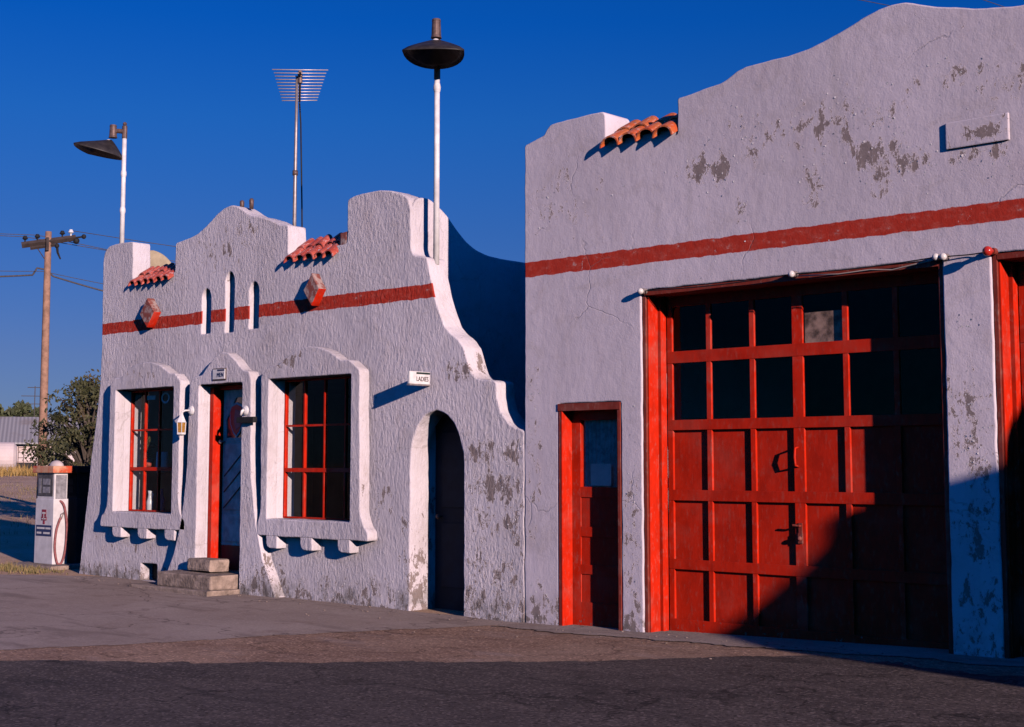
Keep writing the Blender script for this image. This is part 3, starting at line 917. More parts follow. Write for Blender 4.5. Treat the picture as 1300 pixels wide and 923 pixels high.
def bay_door(r, zb, extras=False):
    x0, x1, _, z1 = r
    f = door_frame(r, zb - 0.1)
    jambs(r, zb - 0.1, f)
    xa, xb = x0 + 0.094, x1 - 0.094
    yf, yb = 0.275, 0.325
    rails = [zb + 0.06, 0.66, 1.305, 1.965, 2.610, z1 - 0.10]
    hw = [0.062, 0.047, 0.050, 0.048, 0.056, 0.05]
    cols = [xa + (xb - xa) * k / 6 for k in range(7)]
    hx = [0.03, 0.026, 0.026, 0.054, 0.026, 0.026, 0.03]
    bm = bmesh.new()
    # solid panels behind the lower three rows
    box(bm, xa, xb, yf + 0.034, yb, zb + 0.005, rails[3])
    door = obj('bay_door', bm, M['red_panel'], GB)
    for k, c in enumerate(cols):
        cc = min(max(c, xa + hx[k]), xb - hx[k])
        bx('stile', (cc - hx[k], cc + hx[k], yf + 0.004, yf + 0.033, zb + 0.008, z1 - 0.058), M['red'], door, 0.003)
    for z, h in zip(rails, hw):
        bx('rail', (xa + 0.002, xb - 0.002, yf, yf + 0.030, z - h, z + h), M['red_panel'], door, 0.003)
    bm = bmesh.new()
    for k in range(6):
        for (za, zb2) in ((rails[3], rails[4]), (rails[4], rails[5])):
            box(bm, cols[k] + 0.012, cols[k + 1] - 0.012, yf + 0.018, yf + 0.022, za + 0.03, zb2 - 0.03)
    obj('pane', bm, M['glass'], door)
    if extras:
        # mottled brown sheet behind a top pane, pull handle and latch on the meeting stile
        bx('patch_sheet', (cols[3] + 0.06, cols[4] - 0.03, yf + 0.040, yf + 0.046, rails[4] + 0.05, rails[4] + 0.33), M['brown_sheet'], door)
        hx0 = cols[3] - 0.012
        tb('handle', [(hx0, yf + 0.005, 1.745), (hx0, yf - 0.045, 1.735), (hx0, yf - 0.055, 1.66), (hx0, yf - 0.045, 1.585), (hx0, yf + 0.005, 1.575)], 0.011, M['red'], door)
        bm = bmesh.new()
        box(bm, hx0 - 0.004, hx0 + 0.034, yf - 0.008, yf + 0.003, 0.93, 1.08, 0.003)
        tube(bm, [(hx0 + 0.02, yf + 0.0, 1.055), (hx0 + 0.02, yf - 0.03, 1.055), (hx0 - 0.045, yf - 0.034, 1.06)], 0.010, 8)
        box(bm, hx0 - 0.01, hx0 + 0.04, yf - 0.012, yf + 0.002, 0.90, 0.99, 0.004)
        ball(bm, (hx0 + 0.015, yf - 0.02, 0.945), 0.022, 10)
        obj('latch', bm, M['darkred'], door)
    return door


bay_door(G1, 0.03, True)
bay_door(G2, 0.11)

# narrow side door
fr = door_frame(RD, -0.05, -0.004)
bx('jamb_board', (RD[0] + 0.0425, RD[0] + 0.054, -0.006, 0.268, -0.05, RD[3] - 0.053), M['red'], fr)
bx('jamb_board', (RD[1] - 0.054, RD[1] - 0.0425, 0.004, 0.268, -0.05, RD[3] - 0.053), M['red'], fr)
bx('head_casing', (RD[0] + 0.0, RD[1] - 0.0, -0.012, -0.0065, RD[3] - 0.075, RD[3] - 0.002), M['darkred'], fr, 0.003)
sx0, sx1 = RD[0] + 0.056, RD[1] - 0.056
sd_ = wall_xz('side_door', rect(sx0, sx1, 0.005, RD[3] - 0.06), 0.159, 0.199, M['red_panel'], GB,
              [rect(sx0 + 0.11, sx1 - 0.11, 1.372, 2.03)], 0.002)
bx('stile', (sx0 + 0.001, sx0 + 0.108, 0.147, 0.158, 0.006, RD[3] - 0.062), M['red'], sd_, 0.002)
bx('stile', (sx1 - 0.108, sx1 - 0.001, 0.147, 0.158, 0.006, RD[3] - 0.062), M['red'], sd_, 0.002)
for (za, zb2) in ((0.006, 0.248), (0.520, 0.612), (0.885, 0.982), (1.270, 1.372), (2.035, RD[3] - 0.062)):
    bx('rail', (sx0 + 0.109, sx1 - 0.109, 0.147, 0.158, za, zb2), M['red_panel'], sd_, 0.002)
bx('pane', (sx0 + 0.112, sx1 - 0.112, 0.175, 0.179, 1.374, 2.028), M['glass'], sd_)
tb('handle', [(sx1 - 0.05, 0.155, 1.05), (sx1 - 0.05, 0.105, 1.05), (sx1 - 0.05, 0.095, 1.05)], [0.012, 0.012, 0.028], M['brown_metal'], sd_)
# curtain and paper notice behind the side door's glass
bm = bmesh.new()
prev = None
for k in range(60):
    x = sx0 + 0.06 + (sx1 - sx0 - 0.12) * k / 59
    y = 0.235 + 0.012 * math.sin(k * 1.15) + 0.006 * math.sin(k * 2.9)
    row = [bm.verts.new((x, y, z)) for z in (1.33, 2.09)]
    if prev:
        bm.faces.new((prev[0], row[0], row[1], prev[1]))
    prev = row
tag(obj('curtain', bm, M['navy'], None, False, True), 'gathered pale curtain behind the glass of the narrow red side door', 'curtain')
tag(bx('paper_notice', (-9.13, -8.87, 0.181, 0.185, 1.385, 1.60), M['paper']), 'pale paper sheet stuck inside the narrow red door glass', 'notice')

# curled flakes of old paint standing off the walls
def paint_flakes(par, spots, seed, mat):
    rng = random.Random(seed)
    bm = bmesh.new()
    for (x, z, rx, rz, n) in spots:
        for _ in range(n):
            fx_, fz_ = x + rng.gauss(0, rx), z + rng.gauss(0, rz)
            s_ = rng.uniform(0.005, 0.014)
            if any(a_ - 0.03 < fx_ < b_ + 0.03 and fz_ < c_ for a_, b_, c_ in ((-8.36, -5.27, 3.28), (-4.88, -1.7, 3.28), (-9.42, -8.58, 2.23), (-11.58, -10.68, 2.2))):
                continue
            a = rng.uniform(0, 2 * PI)
            ux, uz = math.cos(a), math.sin(a)
            if par is GB and (fx_ < -9.83 or (fx_ < -7.87 and fz_ > 4.62) or fz_ > 5.0):
                continue
            if par is OB and (fx_ > -9.88 or (fx_ > -10.27 and fz_ > 1.9) or (fx_ > -10.7 and fz_ > 2.4) or fz_ > 2.8 or fz_ < 0.02):
                continue
            lift = s_ * rng.uniform(0.12, 0.5)
            w0, w1 = s_ * rng.uniform(0.4, 0.9), s_ * rng.uniform(0.15, 0.6)
            ps = [(fx_ - uz * w0, -0.001, fz_ + ux * w0), (fx_ + uz * w0, -0.001, fz_ - ux * w0),
                  (fx_ + ux * s_ * 0.6 + uz * w0, -lift * 0.4, fz_ + uz * s_ * 0.6 - ux * w0), (fx_ + ux * s_ * 0.6 - uz * w0, -lift * 0.4, fz_ + uz * s_ * 0.6 + ux * w0),
                  (fx_ + ux * s_ + uz * w1, -lift, fz_ + uz * s_ - ux * w1), (fx_ + ux * s_ - uz * w1, -lift, fz_ + uz * s_ + ux * w1)]
            v = [bm.verts.new(p) for p in ps]
            bm.faces.new((v[0], v[1], v[2], v[3]))
            bm.faces.new((v[3], v[2], v[4], v[5]))
    tag(obj('paint_flakes', bm, mat, par), kind='stuff')


paint_flakes(GB, [(-7.62, 4.32, 0.16, 0.13, 26), (-7.40, 4.28, 0.10, 0.15, 18), (-7.05, 4.45, 0.12, 0.12, 22), (-6.43, 4.03, 0.08, 0.18, 16), (-5.86, 4.18, 0.22, 0.14, 26), (-5.50, 4.08, 0.16, 0.10, 22),
                  (-6.15, 4.50, 0.40, 0.16, 60), (-5.70, 4.40, 0.12, 0.08, 14), (-4.95, 4.72, 0.45, 0.12, 30), (-4.80, 4.02, 0.22, 0.10, 30), (-9.55, 4.16, 0.10, 0.14, 16), (-9.30, 4.30, 0.15, 0.2, 14),
                  (-7.18, 3.86, 0.04, 0.12, 12), (-5.14, 1.96, 0.12, 0.30, 40), (-5.05, 1.60, 0.12, 0.12, 30), (-5.10, 2.75, 0.05, 0.06, 12), (-9.75, 1.7, 0.06, 0.6, 26), (-8.47, 1.2, 0.05, 0.7, 34), (-9.6, 0.25, 0.12, 0.14, 24),
                  (-6.5, 4.6, 1.6, 0.3, 60), (-7.6, 3.35, 1.0, 0.1, 12)], 31, M['white_trim'])
paint_flakes(OB, [(-10.25, 1.40, 0.25, 0.30, 60), (-10.05, 0.9, 0.12, 0.5, 50), (-10.3, 0.35, 0.28, 0.25, 80), (-12.0, 0.18, 0.9, 0.10, 40), (-9.9, 1.3, 0.03, 0.5, 24), (-10.7, 2.6, 0.2, 0.2, 20)], 33, M['white_trim'])

# ------------------------------------------------------------------ unseen wall, added and shaped to cast the curved shadow from the right
CASTER = thing('shadow_wall', 'added unseen stucco wall, stepped to cast the curved shadow on the bays', 'wall', (5.2, -1.0, 0.0))
prof = [(-4.40, -0.3), (-4.39, 2.98), (-4.20, 3.10), (-4.00, 3.20), (-3.84, 3.36), (-3.74, 3.52), (-3.67, 3.63), (-3.61, 3.74), (-3.60, 3.96), (-3.54, 4.00), (-3.36, 4.01), (-3.29, 4.02), (-3.26, 4.22),
        (-3.14, 4.38), (-3.02, 4.49), (-2.92, 4.65), (-2.86, 4.81), (-2.6, 5.0), (1.5, 5.0), (1.5, -0.3)]
wall_yz('wall_body', soften(prof, 0.05), 5.0, 5.4, M['plain_stucco'], CASTER, (), 0.03)
bx('plinth', (4.96, 5.44, -4.40, 1.55, -0.1, 0.30), M['concrete'], CASTER, 0.01)

# ------------------------------------------------------------------ steps at the office door
ST = thing('doorstep', 'two worn concrete steps on a slab below the office door', 'steps', (-15.4, -0.3, 0.03))
bx('base_slab', (-16.10, -14.40, -0.62, -0.145, 0.0, 0.085), M['concrete'], ST, 0.012, jit=0.008)
bx('step', (-15.62, -14.48, -0.52, -0.02, 0.086, 0.262), M['concrete'], ST, 0.022, jit=0.012)
tag(bx('concrete_block', (-15.33, -14.82, -0.30, 0.02, 0.265, 0.425), M['concrete'], None, 0.035, jit=0.025),
    'rounded rough concrete block lying atop the office doorstep', 'block')

# ------------------------------------------------------------------ signs
LS = thing('hanging_sign', 'small white LADIES sign projecting from the office wall', 'sign', (-11.26, 0.0, 2.45))
bx('sign_plate', (-11.275, -11.245, -0.30, 0.002, 2.455, 2.590), M['white_paint'], LS, 0.003)
bx('edge_strip', (-11.282, -11.238, -0.305, 0.001, 2.438, 2.454), M['grey_metal'], LS)
bx('header_bar', (-11.2445, -11.2425, -0.20, -0.002, 2.562, 2.583), M['ink_green'], LS)
text_right('lettering', 'LADIES', 0.072, (-11.2430, -0.112, 2.508), M['ink'], LS, 0.80)

DS = thing('door_sign', 'small pale MEN plate over the office doorway', 'sign', (-14.90, -0.14, 2.66))
bx('sign_plate', (-15.03, -14.775, -0.160, -0.139, 2.655, 2.780), M['white_paint'], DS, 0.003)
bx('sign_rim', (-15.045, -14.765, -0.150, -0.138, 2.640, 2.792), M['brown_metal'], DS)
bx('header_bar', (-14.93, -14.778, -0.1625, -0.1605, 2.755, 2.776), M['ink_blue'], DS)
text_front('lettering', 'MEN', 0.078, (-14.865, -0.1625, 2.705), M['ink_blue'], DS, 0.9)

# ------------------------------------------------------------------ wall lanterns
LA = thing('wall_lantern', 'white carriage lantern with amber glass left of the office door', 'lantern', (-15.50, -0.14, 2.279), group='lamps beside the office door')
def rose(x, z, par, mat):
    bm = bmesh.new()
    tube(bm, [(x, -0.138, z), (x, -0.158, z), (x, -0.172, z)], [0.062, 0.056, 0.030], 20)
    return obj('mounting_rose', bm, mat, par, False, False)
rose(-15.50, 2.279, LA, M['white_paint'])
tb('arm', [(-15.50, -0.165, 2.279), (-15.51, -0.23, 2.275), (-15.52, -0.27, 2.255), (-15.52, -0.275, 2.235)], 0.012, M['white_paint'], LA)
bm = bmesh.new()
tube(bm, [(-15.52, -0.275, 2.25), (-15.52, -0.275, 2.20), (-15.52, -0.275, 2.13), (-15.52, -0.275, 2.122)], [0.012, 0.030, 0.062, 0.070], 6)
obj('lantern_cap', bm, M['white_paint'], LA)
bm = bmesh.new()
tube(bm, [(-15.52, -0.275, 2.1215), (-15.52, -0.275, 1.995)], [0.056, 0.048], 6)
obj('lantern_glass', bm, M['amber'], LA)
bm = bmesh.new()
for k in range(6):
    a = 2 * PI * k / 6 + PI / 6
    tube(bm, [(-15.52 + 0.062 * math.cos(a), -0.275 + 0.062 * math.sin(a), 2.125), (-15.52 + 0.054 * math.cos(a), -0.275 + 0.054 * math.sin(a), 1.99)], 0.005, 5)
tube(bm, [(-15.52, -0.275, 1.9945), (-15.52, -0.275, 1.97), (-15.52, -0.275, 1.955)], [0.062, 0.060, 0.02], 6)
obj('lantern_base', bm, M['white_paint'], LA)

LB = thing('wall_lantern', 'white lamp rose with black bracket arm right of the office door', 'lantern', (-14.352, -0.14, 2.25), group='lamps beside the office door')
rose(-14.352, 2.250, LB, M['white_paint'])
bm = bmesh.new()
tube(bm, [(-14.352, -0.172, 2.25), (-14.352, -0.195, 2.24), (-14.37, -0.20, 2.19)], [0.022, 0.018, 0.014], 10)
obj('arm', bm, M['white_paint'], LB, smooth=True)
bx('bracket_arm', (-14.44, -14.105, -0.215, -0.150, 2.098, 2.168), M['black'], LB, 0.008)

# ------------------------------------------------------------------ string of lamp sockets over the bay doors
SL_ = thing('string_light', 'wire with round bulbs strung along the garage door heads', 'string lights', (-6.6, -0.02, 3.24))
wire = []
anch = [(-8.297, 3.232), (-6.641, 3.246), (-5.296, 3.262), (-5.232, 3.258), (-4.832, 3.262)]
pts = []
for (a, b) in zip(anch, anch[1:]):
    n = 14
    sag = 0.012 * (b[0] - a[0])
    for i in range(n):
        f = i / n
        pts.append((a[0] + (b[0] - a[0]) * f, -0.03 - 0.008 * math.sin(f * 9), a[1] + (b[1] - a[1]) * f - sag * 4 * f * (1 - f)))
pts.append((anch[-1][0], -0.03, anch[-1][1]))
tb('wire', pts, 0.0055, M['black'], SL_, 6)
tb('wire', [(-6.6, -0.028, 3.225), (-6.2, -0.03, 3.205), (-5.9, -0.03, 3.215), (-5.7, -0.028, 3.195), (-5.5, -0.03, 3.222), (-5.33, -0.03, 3.24)], 0.006, M['tan'], SL_, 6)
for i, (x, z) in enumerate(anch):
    red = i == 4
    bm = bmesh.new()
    tube(bm, [(x, 0.005, z), (x, -0.045, z)], [0.030, 0.026], 12)
    obj('socket', bm, M['darkred' if red else 'grey_metal'], SL_)
    bm = bmesh.new()
    r = 0.040 if red else 0.030
    ball(bm, (x, -0.045 - r * (2.0 if red else 0.7), z - (0.01 if red else 0.004)), r, 16)
    if red:
        tube(bm, [(x, -0.04, z), (x, -0.09, z - 0.006)], 0.018, 10)
    obj('bulb', bm, M['bulb_red' if red else 'bulb_white'], SL_, False, True)


# ------------------------------------------------------------------ lamp posts on the parapet
def lamp_post(label, x, y, z0, z1, out_deg, collar_z, bulge_z=None, tilt=0.22, dome_h=0.12, bal=0.19, white=0.0):
    t = thing('lamp_post', label, 'lamp', (x, y, z0), group='floodlights on the office parapet')
    h = z1 - z0
    pr = 0.032
    hp = h - 0.20
    tb('pole', [(0, 0, -0.05), (0, 0, hp * 0.5), (0, 0, hp - white)], [pr * 1.06, pr, pr * 0.95], M['white_paint'], t, 14, True)
    for cz in [collar_z] + ([bulge_z] if bulge_z else []):
        c = cz - z0
        bm = bmesh.new()
        tube(bm, [(0, 0, c - 0.05), (0, 0, c - 0.015), (0, 0, c + 0.015), (0, 0, c + 0.05)], [pr * 1.02, pr * 1.28, pr * 1.28, pr * 1.02], 14)
        obj('collar', bm, M['white_paint'], t, True)
    # head: u = outward, v = sideways
    hd = bpy.data.objects.new('lamp_head', None)
    a = R(out_deg)
    u = Vector((math.cos(a), math.sin(a), 0)); v = Vector((-math.sin(a), math.cos(a), 0)); w = Vector((0, 0, 1))
    P = lambda q: tuple(u * q[0] + v * q[1] + w * q[2])
    bm = bmesh.new()
    tube(bm, [P((0, 0, hp - white - 0.01)), P((0, 0, hp + 0.17))], pr * 1.15, 12)
    ball(bm, P((0, 0, hp + 0.20)), 0.030, 10)
    tube(bm, [P((0, 0, hp + 0.09)), P((0.10, 0, hp + 0.10)), P((0.15, 0, hp + 0.09))], [0.036, 0.032, 0.036], 10)
    head = obj('lamp_arm', bm, M['brown_metal'], t, True)
    bpy.data.objects.remove(hd)
    cu = 0.165
    bm = bmesh.new()
    tube(bm, [P((cu, 0, hp + 0.0)), P((cu, 0, hp + 0.03)), P((cu, 0, hp + bal)), P((cu, 0, hp + bal + 0.002)), P((cu, 0, hp + bal + 0.025))],
         [0.062, 0.054, 0.048, 0.052, 0.046], 18)
    obj('ballast_housing', bm, M['brown_metal'], head, True)
    # angled reflector: straight front lip, rounded back, low dome above, open below
    outline = []
    for k in range(9):                                     # front lip, bowed
        f = k / 8
        vv = -0.335 + 0.67 * f
        outline.append((0.62 + 0.055 * (1 - (2 * f - 1) ** 2), vv))
    for k in range(1, 16):                                 # rounded back
        th = PI * k / 16
        outline.append((0.62 - 0.60 * math.sin(th) ** 0.85 if 0.001 < th < PI else 0.62, 0.335 * math.cos(th)))
    ap = (cu + 0.02, 0.0)
    bm = bmesh.new()
    layers = []
    for s in (0.0, 0.016):
        rings = []
        for j in range(7):
            f = j / 6                                      # 0 at rim, 1 at apex
            ring = []
            for (ou, ov) in outline:
                qu, qv = ou + (ap[0] - ou) * f, ov + (ap[1] - ov) * f
                dome = dome_h * min(1.0, f * 1.04) ** 0.82
                zz = hp - 0.02 - dome_h - tilt * 0.09 + tilt * (qu - 0.05) * (1 - 0.55 * f) + dome - s * (1.0)
                ring.append(bm.verts.new(P((qu, qv, zz))))
            rings.append(ring)
        layers.append(rings)
        n = len(outline)
        for r0, r1 in zip(rings, rings[1:]):
            for k in range(n):
                q = (r0[k], r0[(k + 1) % n], r1[(k + 1) % n], r1[k])
                try:
                    bm.faces.new(q if s == 0 else q[::-1])
                except ValueError:
                    pass
    n = len(outline)
    for k in range(n):
        bm.faces.new((layers[0][0][k], layers[1][0][k], layers[1][0][(k + 1) % n], layers[0][0][(k + 1) % n]))
    bmesh.ops.remove_doubles(bm, verts=bm.verts, dist=0.0004)
    obj('lamp_shade', bm, M['dark_metal'], head, True, True)
    bm = bmesh.new()
    ball(bm, P((cu + 0.06, 0, hp - 0.075)), 0.05, 12, (1, 1, 1.1))
    obj('lamp_bulb', bm, M['bulb_white'], head, True, True)
    return t


lamp_post('white pole floodlight at the stepped right end of the office parapet', -11.30, 0.14, 3.84, 6.50, -48, 5.78, None, 0.06, 0.27, 0.19, 0.41)
lamp_post('white pole floodlight on the rounded left corner of the office parapet', -17.70, 0.14, 4.66, 6.42, -137, 5.70, 5.17, 0.24, 0.24, 0.16)

# ------------------------------------------------------------------ television antenna
TA = thing('television_antenna', 'tall roof television antenna behind the office centre parapet', 'antenna', (-14.05, 0.33, 2.83))
TAz = 2.83
mx, my = -14.05, 0.33
tb('mast', [(mx, my, TAz), (mx, my, 5.0), (mx + 0.004, my, 5.7), (mx + 0.01, my, 6.46)], [0.026, 0.024, 0.020, 0.017], M['grey_metal'], TA, 10)
bdir = Vector((-14.05, 11.1, 0)).normalized()               # boom runs away from the street
side = Vector((bdir.y, -bdir.x, 0))
b0 = Vector((mx + 0.045, my + 0.02, 6.475)) - bdir * 0.20
b1 = b0 + bdir * 1.45 + Vector((0, 0, -0.02))
bm = bmesh.new()
tube(bm, [b0, b1], 0.014, 8)
tube(bm, [b0 + bdir * 0.2 + Vector((0, 0, -0.10)), b0 + bdir * 0.2 + Vector((0, 0, 0.05))], 0.03, 8)
obj('boom', bm, M['brown_metal'], TA)
for k in range(11):
    f = k / 10
    hl = 0.335 - 0.10 * f if k else 0.345
    c = b0.lerp(b1, f) + Vector((0, 0, 0.016))
    tb('element', [c - side * hl + Vector((0, 0, -0.01)), c, c + side * hl + Vector((0, 0, 0.012))], 0.0068, M['alu'], TA, 6)
tb('cable', [b1 + Vector((0, 0, -0.02)), b1 + side * 0.02 + Vector((0, 0, -0.3)), b1 + side * 0.05 + Vector((0, 0, -1.4)), b1 + side * 0.07 + Vector((0, 0, -2.4)), b1 + side * 0.08 + Vector((0, 0, -3.62))], 0.011, M['black'], TA, 6)
tb('clamp', [(mx, my, 5.20), (mx, my, 5.26)], 0.034, M['brown_metal'], TA, 10)


# ------------------------------------------------------------------ gas pumps on a low island
PX, PY = -19.71, 0.19
PZ = gz(PX) + 0.05
IS = tag(bx('pump_island', (-20.35, -19.10, -0.02, 0.98, gz(PX) - 0.05, PZ), M['concrete'], None, 0.02, jit=0.01), 'low concrete island carrying the two gas pumps', 'kerb')


def gas_pump(label, loc, body, lid, dark=False):
    t = thing('gas_pump', label, 'gas pump', loc, group='gas pumps beside the office')
    w, d, h = 0.52, (0.24 if not dark else 0.24), 1.34
    x0, x1 = -w / 2, w / 2
    bm = bmesh.new()
    # lower cabinet, slightly wider at the foot
    box(bm, x0 - 0.0, x1 + 0.0, 0, d, 0, 0.96, 0.012)
    for v in bm.verts:
        if v.co.z < 0.3:
            v.co.x *= 1.04
    box(bm, x0 + 0.02, x1 - 0.02, 0.012, d - 0.012, 0.955, h, 0.004)
    obj('cabinet', bm, body, t, True)
    hd = obj('lid', (lambda b: (box(b, x0 - 0.045, x1 + 0.045, -0.045, d + 0.045, h, h + 0.105, 0.015), b)[1])(bmesh.new()), lid, t, True)
    # window with meter dials, front and right side
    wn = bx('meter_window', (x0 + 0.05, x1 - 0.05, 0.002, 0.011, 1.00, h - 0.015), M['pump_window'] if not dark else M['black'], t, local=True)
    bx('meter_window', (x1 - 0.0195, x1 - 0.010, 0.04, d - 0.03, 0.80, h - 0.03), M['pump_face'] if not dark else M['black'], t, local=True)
    bm = bmesh.new()
    for (px_, pz_, a, b_) in ((-0.15, 1.15, 0.07, 0.22), (0.04, 1.21, 0.20, 0.09), (0.04, 1.09, 0.20, 0.09)):
        box(bm, px_ - a / 2, px_ + a / 2, -0.002, 0.0015, pz_ - b_ / 2, pz_ + b_ / 2)
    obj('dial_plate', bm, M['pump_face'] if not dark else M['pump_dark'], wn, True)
    if not dark:
        bm = bmesh.new()
        box(bm, -0.06, 0.06, -0.006, -0.001, 0.70, 0.80)
        box(bm, -0.075, 0.075, -0.006, -0.001, 0.64, 0.695)
        box(bm, -0.025, 0.025, -0.006, -0.001, 0.585, 0.635)
        em = obj('emblem', bm, M['label_red'], t, True)
        bm = bmesh.new()
        box(bm, -0.045, 0.045, -0.009, -0.007, 0.735, 0.762)
        box(bm, -0.006, 0.006, -0.009, -0.007, 0.66, 0.74)
        box(bm, -0.055, 0.055, -0.009, -0.007, 0.655, 0.672)
        obj('emblem_mark', bm, M['paper'], em, True)
        lb = bx('price_label', (-0.215, 0.225, -0.006, -0.001, 0.41, 0.57), M['label_blue'], t, local=True)
        bm = bmesh.new()
        for k, (a, b_) in enumerate(((-0.19, 0.03), (0.06, 0.20), (-0.19, -0.06), (0.0, 0.18))):
            z = 0.525 if k < 2 else 0.455
            box(bm, a, b_, -0.009, -0.007, z - 0.014, z + 0.014)
        obj('label_print', bm, M['paper'], lb, True)
        # round cap on the lid
        bm = bmesh.new()
        ball(bm, (0.10, d / 2, h + 0.095), 0.15, 18, (1, 0.6, 0.62))
        obj('lid_dome', bm, M['far_white'], t, True, True)
        # hose looped down the right side with its nozzle hung at mid height
        hx = x1 + 0.035
        pts = [(x1 - 0.02, 0.10, 0.93), (x1 + 0.03, 0.13, 0.90), (hx, 0.17, 0.80), (hx + 0.01, 0.20, 0.55), (hx + 0.01, 0.19, 0.25), (hx + 0.005, 0.15, 0.06), (hx, 0.10, 0.0), (hx, 0.055, 0.05),
               (hx, 0.02, 0.25), (hx, 0.035, 0.48), (hx, 0.075, 0.62), (hx, 0.10, 0.68)]
        sm = []
        for i in range(len(pts) - 1):
            p0, p1, p2, p3 = (Vector(pts[max(0, i - 1)]), Vector(pts[i]), Vector(pts[i + 1]), Vector(pts[min(len(pts) - 1, i + 2)]))
            for k in range(5):
                f = k / 5
                sm.append(0.5 * ((2 * p1) + (p2 - p0) * f + (2 * p0 - 5 * p1 + 4 * p2 - p3) * f * f + (-p0 + 3 * p1 - 3 * p2 + p3) * f ** 3))
        sm.append(Vector(pts[-1]))
        hs = tb('hose', sm, 0.018, M['hose'], t, 8, True)
        tb('nozzle', [(hx, 0.10, 0.66), (hx, 0.12, 0.73), (hx, 0.155, 0.755)], [0.018, 0.022, 0.012], M['grey_metal'], hs, 8, True)
    return t


gas_pump('white gas pump with rusty orange lid and hose beside the office', (PX, PY, PZ), M['pump_white'], M['pump_lid'])
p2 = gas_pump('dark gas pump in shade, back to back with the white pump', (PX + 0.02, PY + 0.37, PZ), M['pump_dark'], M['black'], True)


# ------------------------------------------------------------------ utility pole and wires
UX, UY = -39.40, 10.98
UZ = gz(UX)
UP = thing('utility_pole', 'wooden utility pole with one crossarm left of the office', 'utility pole', (UX, UY, UZ))
tb('pole', [(UX + 0.03, UY, UZ - 0.2), (UX + 0.015, UY, 3.5), (UX - 0.005, UY, 6.5), (UX - 0.01, UY, 8.58)], [0.135, 0.118, 0.105, 0.092], M['wood_pole'], UP, 14)
A0, A1 = Vector((-39.75, 10.36, 8.14)), Vector((-39.02, 11.62, 8.42))
ca = (A1 - A0).normalized()
bm = bmesh.new()
tube(bm, [A0 - ca * 0.05, A1 + ca * 0.05], 0.095, 4)
tube(bm, [A0 + ca * 0.20 + Vector((0, 0, -0.13)), A1 - ca * 0.55 + Vector((0, 0, -0.13))], 0.055, 4)
tube(bm, [A0 + ca * 0.35 + Vector((0, 0, -0.06)), (UX, UY, 7.6)], 0.016, 6)
tube(bm, [A0.lerp(A1, 0.5) + Vector((0.1, -0.1, 0.1)), A0.lerp(A1, 0.5) + Vector((0.1, -0.1, -0.3))], 0.05, 6)
arm = obj('crossarm', bm, M['wood_dark'], UP)
ins = []
for f in (0.03, 0.27, 0.76, 0.93):
    c = A0.lerp(A1, f)
    bm = bmesh.new()
    tube(bm, [c + Vector((0, 0, 0.05)), c + Vector((0, 0, 0.14)), c + Vector((0, 0, 0.18)), c + Vector((0, 0, 0.27))], [0.02, 0.025, 0.085, 0.045], 10)
    obj('insulator', bm, M['black'] if f < 0.9 else M['porcelain'], arm)
    ins.append(c + Vector((0, 0, 0.24)))
c = A1 + ca * 0.28
bm = bmesh.new()
tube(bm, [A1 + ca * 0.03, c], 0.03, 6)
ball(bm, c, 0.075, 8); ball(bm, A1 + ca * 0.06 + Vector((0, 0, -0.10)), 0.10, 8)
obj('dead_end_clamp', bm, M['black'], arm)
c = A0.lerp(A1, 0.66) + Vector((0, 0, -0.17))
bm = bmesh.new()
ball(bm, c, 0.075, 8); tube(bm, [c, c + Vector((0.0, 0.03, -0.20)), c + Vector((0.05, 0.10, -0.40))], [0.05, 0.04, 0.025], 6)
obj('fuse_cutout', bm, M['black'], arm)


def span(label, pts, r=0.011):
    sm = []
    for a, b in zip(pts, pts[1:]):
        a, b = Vector(a), Vector(b)
        sg = (b - a).length * 0.012
        for k in range(10):
            f = k / 10
            sm.append(a.lerp(b, f) + Vector((0, 0, -sg * 4 * f * (1 - f))))
    sm.append(Vector(pts[-1]))
    o = tb('power_line', sm, r, M['cable'], None, 5)
    return tag(o, label, 'cable', 'overhead wires at the utility pole')


wd = Vector((0.30, -0.95, 0.0))
span('thin wire from the crossarm outermost left insulator', [tuple(ins[0] - Vector((6, 17, -0.3))), tuple(ins[0]), tuple(ins[0] + Vector((9, 22, -1.6)))])
span('thin wire from the crossarm second insulator', [tuple(ins[1] - Vector((6, 17, -0.1))), tuple(ins[1]), tuple(ins[1] + Vector((9, 22, -2.6)))])
span('thin wire from the crossarm white end insulator', [tuple(ins[3]), tuple(ins[3] + Vector((9, 22, -1.2)))])
tz = 7.36
span('thick black service cable bracketed to the pole below its crossarm', [(-41.2, 7.6, 7.05), (-39.62, 10.62, 7.24), (-39.55, 10.72, 7.46), (-39.42, 10.95, 7.42), (-39.30, 11.12, 7.22), (-38.0, 13.6, 6.55), (-36.0, 17.5, 5.6)], 0.026)
span('thin grey wire passing the pole just above the thick cable', [(-41.5, 7.0, 7.35), (-39.42, 10.85, 7.36), (-37.5, 14.5, 6.75)], 0.010)
tag(span('upper overhead wire crossing the sky behind the garage gable', [(-21.35, 12.35, 13.25), (-14.53, 15.5, 11.24), (-7.9, 18.6, 9.3)], 0.008), group='wires behind the garage gable')
tag(span('lower overhead wire dipping behind the garage gable', [(-19.5, 12.0, 14.4), (-12.55, 16.5, 11.12), (-6.5, 20.0, 8.3)], 0.008), group='wires behind the garage gable')


